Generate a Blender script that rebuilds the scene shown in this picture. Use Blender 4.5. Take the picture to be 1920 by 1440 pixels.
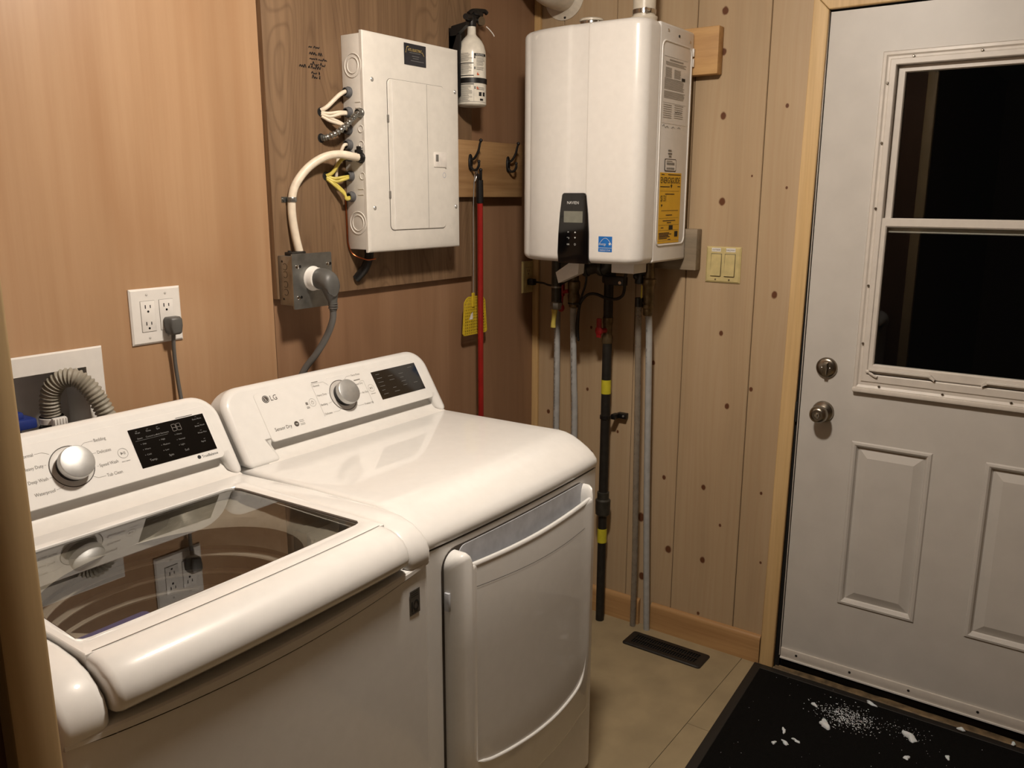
import bpy, bmesh, math, random
from mathutils import Vector as V, Matrix
random.seed(7)
for o in list(bpy.data.objects): bpy.data.objects.remove(o)
scn = bpy.context.scene
COL = scn.collection

# ------------------------------------------------------------------ camera, world, light, exposure
CAM = V((-2.6251, -1.7781, 1.5537)); YAW, PITCH, ROLL, FPX = -54.4056, -12.5567, 0.1518, 1587.18
def make_camera():
    y, p, r = (math.radians(a) for a in (YAW, PITCH, ROLL))
    fw = V((-math.sin(y)*math.cos(p), math.cos(y)*math.cos(p), math.sin(p)))
    rt = fw.cross(V((0, 0, 1))).normalized(); up = rt.cross(fw)
    r2 = rt*math.cos(r)+up*math.sin(r); u2 = up*math.cos(r)-rt*math.sin(r)
    cd = bpy.data.cameras.new('camera'); cd.sensor_width = 36; cd.lens = FPX/1920*36; cd.clip_start = .02
    c = bpy.data.objects.new('camera', cd); COL.objects.link(c)
    m = Matrix((r2, u2, -fw)).transposed().to_4x4(); m.translation = CAM
    c.matrix_world = m; scn.camera = c
make_camera()
w = bpy.data.worlds.new('night'); scn.world = w; w.use_nodes = True
w.node_tree.nodes['Background'].inputs[0].default_value = (.0015, .0014, .0013, 1)
w.node_tree.nodes['Background'].inputs[1].default_value = 1.0
scn.view_settings.view_transform = 'Standard'; scn.view_settings.look = 'None'
scn.view_settings.gamma = 1; scn.view_settings.use_curve_mapping = False
scn.view_settings.exposure = 0.0
LAMP = V((-1.40, -1.00, 2.33)); LAMP_STRENGTH = 375; LAMP_COLOR = (1, .895, .78)
CEIL = 2.42
scn.cycles.max_bounces = 5; scn.cycles.diffuse_bounces = 2; scn.cycles.glossy_bounces = 3; scn.cycles.transparent_max_bounces = 8

# ------------------------------------------------------------------ materials
def lin(c): return tuple(((v/255)/12.92 if v/255 <= .04045 else ((v/255+.055)/1.055)**2.4) for v in c)+(1,)
def newmat(name):
    m = bpy.data.materials.new(name); m.use_nodes = True
    nt = m.node_tree; return m, nt, nt.nodes['Principled BSDF']
def N(nt, t, **kw):
    n = nt.nodes.new(t)
    for k, v in kw.items():
        if k in n.bl_rna.properties: setattr(n, k, v)
        else: n.inputs[k].default_value = v
    return n
def L(nt, a, b): nt.links.new(a, b)
def coords(nt, scale):
    tc = N(nt, 'ShaderNodeTexCoord'); mp = N(nt, 'ShaderNodeMapping'); mp.inputs['Scale'].default_value = scale
    L(nt, tc.outputs['Object'], mp.inputs[0]); return mp.outputs[0]
def ramp(nt, fac, stops):
    r = N(nt, 'ShaderNodeValToRGB'); e = r.color_ramp.elements
    while len(e) < len(stops): e.new(.5)
    for i, (p, c) in enumerate(stops): e[i].position = p; e[i].color = lin(c)
    L(nt, fac, r.inputs[0]); return r.outputs[0]
def mixc(nt, fac, a, b, mode='MIX'):
    m = N(nt, 'ShaderNodeMix', data_type='RGBA', blend_type=mode)
    if isinstance(fac, (int, float)): m.inputs[0].default_value = fac
    else: L(nt, fac, m.inputs[0])
    for v, i in ((a, 6), (b, 7)):
        if isinstance(v, tuple): m.inputs[i].default_value = v
        else: L(nt, v, m.inputs[i])
    return m.outputs[2]
def bump(nt, b, h, strength, dist=.002):
    n = N(nt, 'ShaderNodeBump'); n.inputs['Strength'].default_value = strength; n.inputs['Distance'].default_value = dist
    L(nt, h, n.inputs['Height']); L(nt, n.outputs[0], b.inputs['Normal'])
def plain(name, c, rough=.5, metal=0, coat=0, var=.06, nscale=40, bmp=0, spec=.5):
    m, nt, b = newmat(name)
    b.inputs['Roughness'].default_value = rough; b.inputs['Metallic'].default_value = metal
    b.inputs['Coat Weight'].default_value = coat; b.inputs['Coat Roughness'].default_value = .05
    b.inputs['Specular IOR Level'].default_value = spec
    n = N(nt, 'ShaderNodeTexNoise', Scale=nscale, Detail=3.0); L(nt, coords(nt, (1, 1, 1)), n.inputs['Vector'])
    d = tuple(max(0, v*(1-var)) for v in c); u = tuple(min(255, v*(1+var*.5)) for v in c)
    L(nt, ramp(nt, n.outputs[0], [(.3, d), (.7, u)]), b.inputs['Base Color'])
    if bmp: bump(nt, b, n.outputs[0], bmp)
    return m
def woodmat(name, axis, stops, streak=60, wide=6, along=.5, rough=.5, bmp=.12, cathedral=0, dark=(60, 35, 20), darkamt=.35, spec=.4):
    """stretched noise wood; axis = grain direction index"""
    m, nt, b = newmat(name)
    def sc(a, al): s = [a]*3; s[axis] = al; return tuple(s)
    n1 = N(nt, 'ShaderNodeTexNoise', Scale=1.0, Detail=4.0, Roughness=.55); L(nt, coords(nt, sc(wide, along)), n1.inputs['Vector'])
    n2 = N(nt, 'ShaderNodeTexNoise', Scale=1.0, Detail=5.0, Roughness=.65); L(nt, coords(nt, sc(streak, along*3)), n2.inputs['Vector'])
    col = ramp(nt, n1.outputs[0], stops)
    f = ramp(nt, n2.outputs[0], [(.35, (255, 255, 255)), (.62, (0, 0, 0))])
    mul = N(nt, 'ShaderNodeMath', operation='MULTIPLY'); L(nt, f, mul.inputs[0]); mul.inputs[1].default_value = darkamt
    col = mixc(nt, mul.outputs[0], col, lin(dark))
    if cathedral:
        n3 = N(nt, 'ShaderNodeTexNoise', Scale=1.0, Detail=1.5, Roughness=.45, Distortion=.3); L(nt, coords(nt, sc(cathedral[0], cathedral[1])), n3.inputs['Vector'])
        pp = N(nt, 'ShaderNodeMath', operation='PINGPONG'); k_ = N(nt, 'ShaderNodeMath', operation='MULTIPLY'); L(nt, n3.outputs[0], k_.inputs[0]); k_.inputs[1].default_value = cathedral[2]
        L(nt, k_.outputs[0], pp.inputs[0]); pp.inputs[1].default_value = 1.0
        g = ramp(nt, pp.outputs[0], [(.0, (255, 255, 255)), (.38, (60, 60, 60)), (.75, (0, 0, 0))])
        mu = N(nt, 'ShaderNodeMath', operation='MULTIPLY'); L(nt, g, mu.inputs[0]); mu.inputs[1].default_value = cathedral[3]
        col = mixc(nt, mu.outputs[0], col, lin(dark))
    L(nt, col, b.inputs['Base Color']); b.inputs['Roughness'].default_value = rough
    b.inputs['Specular IOR Level'].default_value = spec
    if bmp: bump(nt, b, n2.outputs[0], bmp)
    return m
M = {}
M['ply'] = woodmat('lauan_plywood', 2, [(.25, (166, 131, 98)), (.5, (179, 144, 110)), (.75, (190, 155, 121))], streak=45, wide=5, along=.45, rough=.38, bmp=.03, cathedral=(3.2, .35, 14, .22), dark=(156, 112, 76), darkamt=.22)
M['ply_dim'] = woodmat('lauan_plywood_dimmed', 2, [(.25, (138, 104, 78)), (.5, (149, 115, 87)), (.75, (158, 124, 96))], streak=45, wide=5, along=.45, rough=.45, bmp=.03, cathedral=(3.2, .35, 14, .2), dark=(112, 80, 56), darkamt=.2)  # same lauan for the right sheet, lamp falloff painted in as a darker colour
M['backing'] = woodmat('fir_plywood', 2, [(.25, (112, 87, 64)), (.5, (130, 103, 76)), (.78, (146, 118, 90))], streak=50, wide=7, along=.6, rough=.62, bmp=.3, cathedral=(5.5, .9, 75, .34), dark=(76, 54, 36), darkamt=.36)
M['hookboard'] = woodmat('pine_shelf_board', 0, [(.25, (146, 112, 74)), (.5, (170, 134, 92)), (.75, (186, 150, 106))], streak=60, wide=16, along=1.2, rough=.5, dark=(120, 78, 42), darkamt=.4)
M['trim'] = woodmat('clear_pine_trim', 2, [(.25, (205, 168, 112)), (.5, (220, 186, 132)), (.75, (228, 196, 146))], streak=70, wide=14, along=.7, rough=.45, bmp=.05, dark=(140, 92, 44), darkamt=.22)
M['base'] = woodmat('stained_pine_baseboard', 1, [(.25, (172, 132, 86)), (.5, (190, 150, 102)), (.75, (204, 164, 114))], streak=70, wide=12, along=.7, rough=.42, bmp=.05, dark=(130, 80, 40), darkamt=.3)
M['block'] = woodmat('lumber_block', 1, [(.25, (182, 138, 84)), (.5, (204, 160, 104)), (.75, (214, 174, 120))], streak=60, wide=14, along=2, rough=.55, bmp=.1, dark=(140, 92, 48), darkamt=.25)
M['blockg'] = woodmat('grey_weathered_lumber', 1, [(.25, (120, 108, 90)), (.5, (150, 134, 112)), (.75, (165, 148, 124))], streak=60, wide=14, along=2, rough=.65, bmp=.2, dark=(90, 78, 60), darkamt=.3)
M['jamb'] = woodmat('tan_painted_casing', 2, [(.25, (206, 176, 130)), (.75, (218, 188, 142))], streak=40, wide=6, along=.5, rough=.5, bmp=.03, dark=(120, 84, 50), darkamt=.15)
M['hallwall'] = woodmat('brown_hall_panel', 2, [(.25, (96, 66, 42)), (.75, (116, 82, 54))], streak=40, wide=6, along=.5, rough=.6, bmp=.05, dark=(70, 46, 28), darkamt=.2)
KNOTS = [(-.6967,1.9869,.011),(-.7062,1.798,.012),(-.7182,1.5364,.013),(-.9062,1.2525,.012),(-.7396,1.1153,.009),(-.8513,.9425,.008),(-.7742,.8741,.010),(-.708,.5777,.010),
         (-.7747,.4553,.006),(-.7185,.3132,.012),(-.5597,.5844,.009),(-.4876,.1888,.016),(-.4764,.4153,.018),(-.5884,.3197,.015),(-.7136,.1087,.007),(-.9081,.5991,.006),
         (-.9227,.3578,.005),(-.9049,1.8172,.007),(-.9208,1.5787,.005),(-.5008,.9897,.009),(-.6948,2.1049,.013),(-.8105,1.6144,.004),(-.25,1.09,.006),(-.24,.86,.007),(-.26,.62,.012),(-.07,.75,.009),(-.37,.72,.006),
         (-.72,1.33,.004),(-.9,2.2,.01),(-2.05,1.7,.012),(-2.12,1.1,.011),(-2.3,.6,.012),(-2.5,1.4,.013)]
def pine_mat(ya=None, yb=None):
    m, nt, b = newmat('knotty_pine_plank')
    near = [k for k in KNOTS if ya is None or yb-.012 < k[0] < ya+.012] or [(ya-.03, 3.2, .01)]
    tc = N(nt, 'ShaderNodeTexCoord'); sep = N(nt, 'ShaderNodeSeparateXYZ'); L(nt, tc.outputs['Object'], sep.inputs[0])
    def math_(op, a, b_, c=None):
        n = N(nt, 'ShaderNodeMath', operation=op)
        for i, v in enumerate((a, b_, c)):
            if v is None: continue
            if isinstance(v, (int, float)): n.inputs[i].default_value = v
            else: L(nt, v, n.inputs[i])
        return n.outputs[0]
    y, z = sep.outputs[1], sep.outputs[2]
    wob = N(nt, 'ShaderNodeTexNoise', Scale=55.0, Detail=2.0); L(nt, tc.outputs['Object'], wob.inputs['Vector'])
    wv = math_('MULTIPLY_ADD', wob.outputs[0], .5, .75)
    knot = None; halo = None; shift = None
    for (ky, kz, kr) in near:
        dy = math_('SUBTRACT', y, ky); dz = math_('SUBTRACT', z, kz)
        d2 = math_('MULTIPLY_ADD', dy, dy, math_('MULTIPLY', math_('MULTIPLY', dz, dz), .62))
        d = math_('MULTIPLY', math_('SQRT', d2, 0), wv)
        k = N(nt, 'ShaderNodeMapRange', interpolation_type='SMOOTHSTEP'); L(nt, d, k.inputs[0])
        for i, v in ((1, kr*.55), (2, kr*.95), (3, 1.0), (4, 0.0)): k.inputs[i].default_value = v
        knot = k.outputs[0] if knot is None else math_('MAXIMUM', knot, k.outputs[0])
        # grain pushed sideways around the knot
        g = math_('MULTIPLY', math_('POWER', 2.718, math_('MULTIPLY', math_('MULTIPLY_ADD', dy, dy, math_('MULTIPLY', math_('MULTIPLY', dz, dz), .06)), -1/(kr*kr*9))), kr*1.2)
        shift = g if shift is None else math_('ADD', shift, g)
    comb = N(nt, 'ShaderNodeCombineXYZ')
    L(nt, math_('MULTIPLY', math_('ADD', y, shift), 1.0), comb.inputs[1]); L(nt, sep.outputs[0], comb.inputs[0]); L(nt, z, comb.inputs[2])
    def noise(sy, sz, det=4.):
        mp = N(nt, 'ShaderNodeMapping'); mp.inputs['Scale'].default_value = (sy, sy, sz); L(nt, comb.outputs[0], mp.inputs[0])
        n = N(nt, 'ShaderNodeTexNoise', Scale=1.0, Detail=det, Roughness=.6); L(nt, mp.outputs[0], n.inputs['Vector']); return n.outputs[0]
    col = ramp(nt, noise(7, .7), [(.25, (176, 152, 121)), (.5, (188, 163, 130)), (.78, (196, 172, 141))])
    st = ramp(nt, noise(110, 1.6), [(.4, (255, 255, 255)), (.64, (0, 0, 0))])
    col = mixc(nt, math_('MULTIPLY', st, .08), col, lin((150, 106, 68)))
    mp = N(nt, 'ShaderNodeMapping'); mp.inputs['Scale'].default_value = (1, 1, .12); L(nt, comb.outputs[0], mp.inputs[0])
    wa = N(nt, 'ShaderNodeTexWave', wave_type='BANDS', bands_direction='Y', Scale=13.0, Distortion=4.0, Detail=2.0); L(nt, mp.outputs[0], wa.inputs['Vector'])
    wr = ramp(nt, wa.outputs[0], [(.0, (255, 255, 255)), (.30, (0, 0, 0))])
    col = mixc(nt, math_('MULTIPLY', wr, .05), col, lin((158, 110, 70)))
    col = mixc(nt, math_('MULTIPLY', knot, .95), col, lin((94, 50, 25)))
    L(nt, col, b.inputs['Base Color']); b.inputs['Roughness'].default_value = .5; b.inputs['Specular IOR Level'].default_value = .3
    return m
M['white'] = plain('white_enamel', (236, 234, 230), .38, 0, .8, .01, spec=.25)
M['whitep'] = plain('white_plastic', (236, 232, 226), .3, 0, 0, .015)
M['whitem'] = plain('white_painted_steel', (228, 223, 214), .34, 0, 0, .02)
M['heater'] = plain('white_satin_enamel', (234, 230, 224), .28, 0, .1, .012)
M['doorw'] = plain('white_door_paint', (208, 203, 196), .42, 0, 0, .02, 12)
M['vinyl'] = plain('white_vinyl', (220, 212, 202), .38, 0, 0, .02)
M['pocket'] = plain('grey_blue_plastic', (196, 198, 204), .4)
M['black'] = plain('black_plastic', (18, 17, 17), .4)
M['gloss'] = plain('black_glass', (8, 8, 9), .08, 0, .5, .02)
M['seam'] = plain('dark_joint', (70, 62, 54), .6)
M['gasket'] = plain('black_rubber', (22, 21, 20), .65)
M['grey'] = plain('grey_cord', (96, 94, 91), .5)
M['plugg'] = plain('grey_plug', (88, 87, 84), .45)
M['hose'] = plain('grey_corrugated_hose', (152, 146, 132), .5)
M['galv'] = plain('galvanised_steel', (150, 150, 146), .34, .85, 0, .15, 25)
M['chrome'] = plain('bright_clamp_steel', (210, 208, 204), .15, 1)
M['silver'] = plain('brushed_silver', (196, 196, 194), .42, .8)
M['nickel'] = plain('satin_nickel', (150, 142, 130), .28, 1)
M['steel'] = plain('drum_steel', (96, 90, 82), .35, .6, 0, .05)
M['copper'] = plain('copper', (190, 110, 70), .3, 1)
M['brass'] = plain('aged_brass', (118, 102, 74), .42, .55, 0, .25)
M['iron'] = plain('black_iron', (44, 41, 37), .5, .3, 0, .2)
M['ironb'] = plain('dark_grey_fitting', (70, 68, 62), .45, .5, 0, .2)
M['pex'] = plain('grey_white_pex', (176, 176, 174), .4)
M['pvc'] = plain('white_pvc', (226, 216, 198), .35)
M['red'] = plain('red_enamel', (150, 32, 28), .3)
M['redv'] = plain('red_valve', (150, 28, 30), .45)
M['yellow'] = plain('yellow_plastic', (206, 178, 46), .45)
M['tape'] = plain('yellow_tape', (206, 196, 50), .5)
M['guide'] = plain('yellow_label', (236, 184, 40), .5, 0, 0, .02)
M['ivory'] = plain('ivory_plastic', (206, 188, 132), .38)
M['blue'] = plain('blue_plastic', (40, 58, 130), .35)
M['lblue'] = plain('pale_blue_plastic', (84, 110, 220), .35)
M['cable'] = plain('white_cable', (236, 222, 200), .42)
M['cabley'] = plain('yellow_cable', (214, 196, 96), .42)
M['bush'] = plain('grey_bushing', (92, 92, 94), .45)
M['extw'] = plain('white_cylinder', (228, 222, 208), .25, 0, .1)
M['print'] = plain('black_print', (22, 22, 22), .6)
M['printg'] = plain('grey_print', (120, 116, 110), .6)
M['printp'] = plain('pale_grey_print', (160, 154, 146), .6)
M['printw'] = plain('white_print', (225, 225, 222), .6)
M['printl'] = plain('dim_panel_print', (120, 120, 118), .6)
M['gold'] = plain('gold_print', (214, 186, 110), .5)
M['sticker'] = plain('dark_sticker', (26, 26, 34), .4)
M['stickg'] = plain('grey_foil_sticker', (96, 92, 86), .4, .3)
M['esblue'] = plain('blue_label', (24, 108, 190), .4)
M['paper'] = plain('white_paper', (236, 230, 222), .6)
M['orange'] = plain('orange_print', (214, 96, 50), .6)
M['lcd'] = plain('grey_lcd', (128, 128, 116), .25)
M['ink'] = plain('marker_ink', (34, 24, 18), .6)
M['floor'] = plain('beige_floor_paint', (160, 143, 112), .48, 0, 0, .07, 9, .03)
M['ceil'] = plain('ceiling_paint', (190, 178, 160), .8)
M['roomw'] = plain('room_panel', (112, 86, 60), .6)
M['mat'] = plain('black_ribbed_carpet', (17, 16, 15), .95, 0, 0, .5, 500, .9, .1)
M['matedge'] = plain('black_rubber_edge', (34, 29, 24), .7)
M['register'] = plain('brown_black_register', (30, 25, 21), .5)
M['sill'] = plain('worn_sill_wood', (120, 100, 72), .7, 0, 0, .4, 30, .3)
M['knobbase'] = plain('grey_dish', (206, 202, 196), .35)
M['ring'] = plain('tub_ring_plastic', (226, 223, 216), .35)
def snowmat():
    m, nt, b = newmat('snow'); b.inputs['Base Color'].default_value = lin((236, 236, 238)); b.inputs['Roughness'].default_value = .7
    b.inputs['Subsurface Weight'].default_value = .2; return m
M['snow'] = snowmat()
def glassmat(name, tint, ior, rough=.01):
    m, nt, b = newmat(name); nt.nodes.remove(b); out = nt.nodes['Material Output']
    t = N(nt, 'ShaderNodeBsdfTransparent'); t.inputs[0].default_value = tint
    g = N(nt, 'ShaderNodeBsdfGlossy'); g.inputs['Roughness'].default_value = rough
    f0 = N(nt, 'ShaderNodeFresnel', IOR=ior); geo = N(nt, 'ShaderNodeNewGeometry'); f = N(nt, 'ShaderNodeMath', operation='SUBTRACT', use_clamp=True)
    L(nt, f0.outputs[0], f.inputs[0]); L(nt, geo.outputs['Backfacing'], f.inputs[1]); mx = N(nt, 'ShaderNodeMixShader')
    L(nt, f.outputs[0], mx.inputs[0]); L(nt, t.outputs[0], mx.inputs[1]); L(nt, g.outputs[0], mx.inputs[2]); L(nt, mx.outputs[0], out.inputs[0])
    return m
M['lidglass'] = glassmat('tinted_lid_glass', (.74, .73, .70, 1), 2.1)
M['pane'] = glassmat('window_glass', (.85, .87, .86, 1), 1.5)
M['clearhose'] = plain('cloudy_clear_hose', (150, 142, 130), .25); M['clearhose'].node_tree.nodes['Principled BSDF'].inputs['Alpha'].default_value = .6
def emit(name, c, s):
    m, nt, b = newmat(name); b.inputs['Emission Color'].default_value = c+(1,); b.inputs['Emission Strength'].default_value = s
    b.inputs['Base Color'].default_value = (.8, .8, .8, 1); return m
M['lamp'] = emit('lit_lamp_glass', LAMP_COLOR, LAMP_STRENGTH)

# ------------------------------------------------------------------ mesh helpers
def nb(): return bmesh.new()
def box(bm, x0, x1, y0, y1, z0, z1, bev=0, seg=2):
    vs = [bm.verts.new((x, y, z)) for z in (z0, z1) for y in (y0, y1) for x in (x0, x1)]
    fs = [bm.faces.new([vs[i] for i in q]) for q in ((0,2,3,1),(4,5,7,6),(0,1,5,4),(2,6,7,3),(0,4,6,2),(1,3,7,5))]
    if bev:
        es = list({e for f in fs for e in f.edges})
        bmesh.ops.bevel(bm, geom=es, offset=bev, segments=seg, affect='EDGES', profile=.5)
    return bm
def loft(bm, rings, cap=True, closed=True):
    R = [[bm.verts.new(p) for p in r] for r in rings]; n = len(R[0])
    for a, b in zip(R, R[1:]):
        for i in range(n if closed else n-1):
            j = (i+1) % n; bm.faces.new((a[i], a[j], b[j], b[i]))
    if cap and closed: bm.faces.new(R[0][::-1]); bm.faces.new(R[-1])
    return R
def frame_of(d):
    d = V(d).normalized(); a = V((0, 0, 1)) if abs(d.z) < .9 else V((1, 0, 0))
    u = d.cross(a).normalized(); return d, u, d.cross(u)
def lathe(bm, prof, o, ax, n=28, cap=True):
    d, u, v_ = frame_of(ax); o = V(o)
    rings = [[o+d*h+(u*math.cos(2*math.pi*i/n)+v_*math.sin(2*math.pi*i/n))*max(r, 1e-5) for i in range(n)] for r, h in prof]
    loft(bm, rings, cap)
def cyl(bm, p0, p1, r0, r1=None, n=20):
    p0, p1 = V(p0), V(p1); lathe(bm, [(r0, 0), (r0 if r1 is None else r1, (p1-p0).length)], p0, p1-p0, n)
def spline(pts, k=8):
    pts = [V(p) for p in pts]; P = [pts[0]*2-pts[1]]+pts+[pts[-1]*2-pts[-2]]; out = []
    for i in range(1, len(P)-2):
        a, b, c, d = P[i-1:i+3]
        for j in range(k):
            t = j/k; out.append(.5*((2*b)+(c-a)*t+(2*a-5*b+4*c-d)*t*t+(3*b-a-3*c+d)*t**3))
    return out+[pts[-1]]
def tube(bm, pts, r, n=10, k=8, rf=None, smooth=True):
    P = spline(pts, k) if smooth else [V(p) for p in pts]
    d, u, v_ = frame_of(P[1]-P[0]); rings = []
    for i, p in enumerate(P):
        t = (P[min(i+1, len(P)-1)]-P[max(i-1, 0)]).normalized()
        u = (u-t*u.dot(t)).normalized(); w_ = t.cross(u); rr = rf(i, len(P)) if rf else r
        rings.append([p+(u*math.cos(2*math.pi*j/n)+w_*math.sin(2*math.pi*j/n))*rr for j in range(n)])
    loft(bm, rings)
def sphere(bm, c, r, sc=(1, 1, 1), n=16):
    prof = [(r*math.sin(math.pi*i/n), -r*math.cos(math.pi*i/n)) for i in range(n+1)]
    rings = [[V(c)+V((math.cos(2*math.pi*j/n)*a*sc[0], math.sin(2*math.pi*j/n)*a*sc[1], h*sc[2])) for j in range(n)] for a, h in [(max(a, 1e-5), h) for a, h in prof]]
    loft(bm, rings)
def prism(bm, poly, fa, fb):
    loft(bm, [[fa(*p) for p in poly], [fb(*p) for p in poly]])
def poly(bm, pts): bm.faces.new([bm.verts.new(p) for p in pts])
def rrect(x0, x1, y0, y1, r, n=6):
    out = []
    for cx, cy, a0 in ((x1-r, y1-r, 0), (x0+r, y1-r, 90), (x0+r, y0+r, 180), (x1-r, y0+r, 270)):
        for i in range(n+1):
            a = math.radians(a0+90*i/n); out.append((cx+r*math.cos(a), cy+r*math.sin(a)))
    return out
def annulus(bm, f, r0, r1, n=40):
    loft(bm, [[f(r*math.cos(2*math.pi*i/n), r*math.sin(2*math.pi*i/n)) for i in range(n)] for r in (r0, r1)], cap=False)
def sweepx(bm, prof, xs, f):
    loft(bm, [[V((x,)+tuple(f(x, y, z))) for y, z in prof] for x in xs])
def stroke(bm, f, pts, wd):
    """flat line of width wd through 2D pts mapped by f"""
    for (x0, y0), (x1, y1) in zip(pts, pts[1:]):
        d = V((x1-x0, y1-y0)); l = d.length
        if l < 1e-6: continue
        q = V((-d.y, d.x))/l*wd/2
        poly(bm, [f(x0+q.x, y0+q.y), f(x0-q.x, y0-q.y), f(x1-q.x, y1-q.y), f(x1+q.x, y1+q.y)])
def rect(bm, f, x0, x1, y0, y1): poly(bm, [f(x0, y0), f(x1, y0), f(x1, y1), f(x0, y1)])
def text(bm, s, size, f, x=0, y=0, align='LEFT', wx=1.0):
    cu = bpy.data.curves.new('txt', 'FONT'); cu.body = s; cu.size = size; cu.align_x = align; cu.resolution_u = 2
    ob = bpy.data.objects.new('txt', cu); me = ob.to_mesh()
    vs = [bm.verts.new(f(x+v.co.x*wx, y+v.co.y)) for v in me.vertices]
    for p in me.polygons:
        try: bm.faces.new([vs[i] for i in p.vertices])
        except ValueError: pass
    ob.to_mesh_clear(); bpy.data.objects.remove(ob); bpy.data.curves.remove(cu)
ORG = {}
def obj(name, bm, mat, parent=None, smooth=38, bevel=0, origin=None, label=None, kind=None, flat=False, seg=3):
    if not flat: bmesh.ops.recalc_face_normals(bm, faces=bm.faces)
    org = ORG[parent] if parent else V(origin or (0, 0, 0))
    bmesh.ops.translate(bm, verts=bm.verts, vec=-org)
    me = bpy.data.meshes.new(name); bm.to_mesh(me); bm.free()
    me.materials.append(M[mat])
    o = bpy.data.objects.new(name, me); COL.objects.link(o)
    if smooth:
        for p in me.polygons: p.use_smooth = True
        me.set_sharp_from_angle(angle=math.radians(smooth))
    if bevel:
        b = o.modifiers.new('bevel', 'BEVEL'); b.width = bevel; b.segments = seg; b.limit_method = 'ANGLE'; b.angle_limit = math.radians(45)
        b.harden_normals = False
    if parent: o.parent = parent
    else: o.location = org
    ORG[o] = org
    if flat and any(k in name for k in ('print', 'letter', 'logo', 'writing', 'segments', 'lines', 'note', 'ring')): kind = 'stuff'
    if label: o['label'] = label
    if kind: o['kind'] = kind
    return o
def thing(name, label, cat, loc, group=None):
    o = bpy.data.objects.new(name, None); COL.objects.link(o); o.location = loc; o.empty_display_size = .05
    o['label'] = label; o['category'] = cat
    if group: o['group'] = group
    ORG[o] = V(loc); return o
def single(name, bm, mat, label, cat, loc, group=None, **kw):
    o = obj(name, bm, mat, origin=loc, **kw); o['label'] = label; o['category'] = cat
    if group: o['group'] = group
    return o
def struct(name, bm, mat, parent=None, label=None, cat=None, **kw):
    o = obj(name, bm, mat, parent, **kw)
    if not parent: o['kind'] = 'structure'
    if label: o['label'] = label
    if cat: o['category'] = cat
    return o
def copy_tree(root, delta, label=None):
    r = root.copy(); COL.objects.link(r); r.location = root.location+V(delta)
    if label: r['label'] = label
    for ch in list(root.children):
        c = ch.copy(); COL.objects.link(c); c.parent = r
        for g in ch.children:
            d = g.copy(); COL.objects.link(d); d.parent = c
    return r
def P(bm_fn, name, mat, parent, **kw):
    bm = nb(); bm_fn(bm); return obj(name, bm, mat, parent, **kw)
def lerp(a, b, t): return a+(b-a)*t

# ================================================================== SETTING
WEST, SOUTH = -5.2, -2.75
fl = struct('floor', box(nb(), WEST-.1, .16, SOUTH-.1, .1, -.06, -.004), 'seam', label='beige painted plywood floor with thin seams between sheets', cat='floor')
# sheets meet along y=-.887 and on cross joints
for (x0, x1, y0, y1) in ((-.4675, .0, -2.1, -.887), (-1.69, -.4675, -2.1, -.887), (-2.91, -1.69, -2.1, -.887), (WEST, -2.91, -2.1, -.887), (-1.22, 0, -.887, 0), (-2.44, -1.22, -.887, 0), (WEST, -2.44, -.887, 0), (WEST, -1.1, SOUTH, -2.1), (-1.1, 0, SOUTH, -2.1)):
    struct('floor_sheet', box(nb(), x0+.0008, x1-.0008, y0+.0008, y1-.0008, -.004, 0), 'floor', fl)
struct('ceiling', box(nb(), WEST-.1, .16, SOUTH-.1, .1, CEIL, CEIL+.08), 'ceil', label='flat painted ceiling above the laundry corner', cat='ceiling')
# wall_back (plywood, y=0) with a hole for the recessed laundry box
HX0, HX1, HZ0, HZ1 = -1.945, -1.713, .985, 1.194
def wall_with_hole(bm, x0, x1, y0, y1):
    box(bm, x0, HX0, y0, y1, 0, CEIL); box(bm, HX1, x1, y0, y1, 0, CEIL); box(bm, HX0, HX1, y0, y1, 0, HZ0); box(bm, HX0, HX1, y0, y1, HZ1, CEIL)
bm = nb(); wall_with_hole(bm, -2.30, .1, .006, .1)
wb = struct('wall_back', bm, 'seam', label='orange-brown plywood wall behind the washer and dryer', cat='wall')
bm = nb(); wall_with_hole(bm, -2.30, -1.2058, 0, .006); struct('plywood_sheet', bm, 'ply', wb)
struct('plywood_sheet', box(nb(), -1.2042, 0, 0, .006, 0, CEIL), 'ply_dim', wb)
# wall_right (pine planks, x=0) with door opening y -.995..-1.945, z 0..2.085
DY0, DY1, DZ1 = -1.013, -1.927, 2.065
bm = nb(); box(bm, .014, .13, -.990, .1, 0, CEIL); box(bm, .014, .13, -1.95, -.990, 2.09, CEIL); box(bm, .014, .13, SOUTH, -1.95, 0, CEIL)
wr = struct('wall_right', bm, 'seam', label='knotty pine plank wall holding the water heater and door', cat='wall')
edges = [0, -.1155, -.3205, -.4225, -.606, -.841, -.990]
def plank(y0, y1, z0, z1):
    b = nb(); g = .0011
    pr = [(.014, y0-.0002), (.0022, y0-g), (0, y0-g-.002), (0, y1+g+.002), (.0022, y1+g), (.014, y1+.0002)]
    loft(b, [[V((x, y, z)) for x, y in pr] for z in (z0, z1)])
    key = 'pine%d' % len(M); M[key] = pine_mat(y0, y1)
    struct('plank', b, key, wr, smooth=0)
for a, b in zip(edges, edges[1:]): plank(a, b, 0, CEIL)
for a, b in zip([-.990, -1.18, -1.41, -1.6, -1.78], [-1.18, -1.41, -1.6, -1.78, -1.95]): plank(a, b, 2.09, CEIL)
for a, b in zip([-1.95, -2.13, -2.33, -2.54], [-2.13, -2.33, -2.54, SOUTH]): plank(a, b, 0, CEIL)
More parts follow.
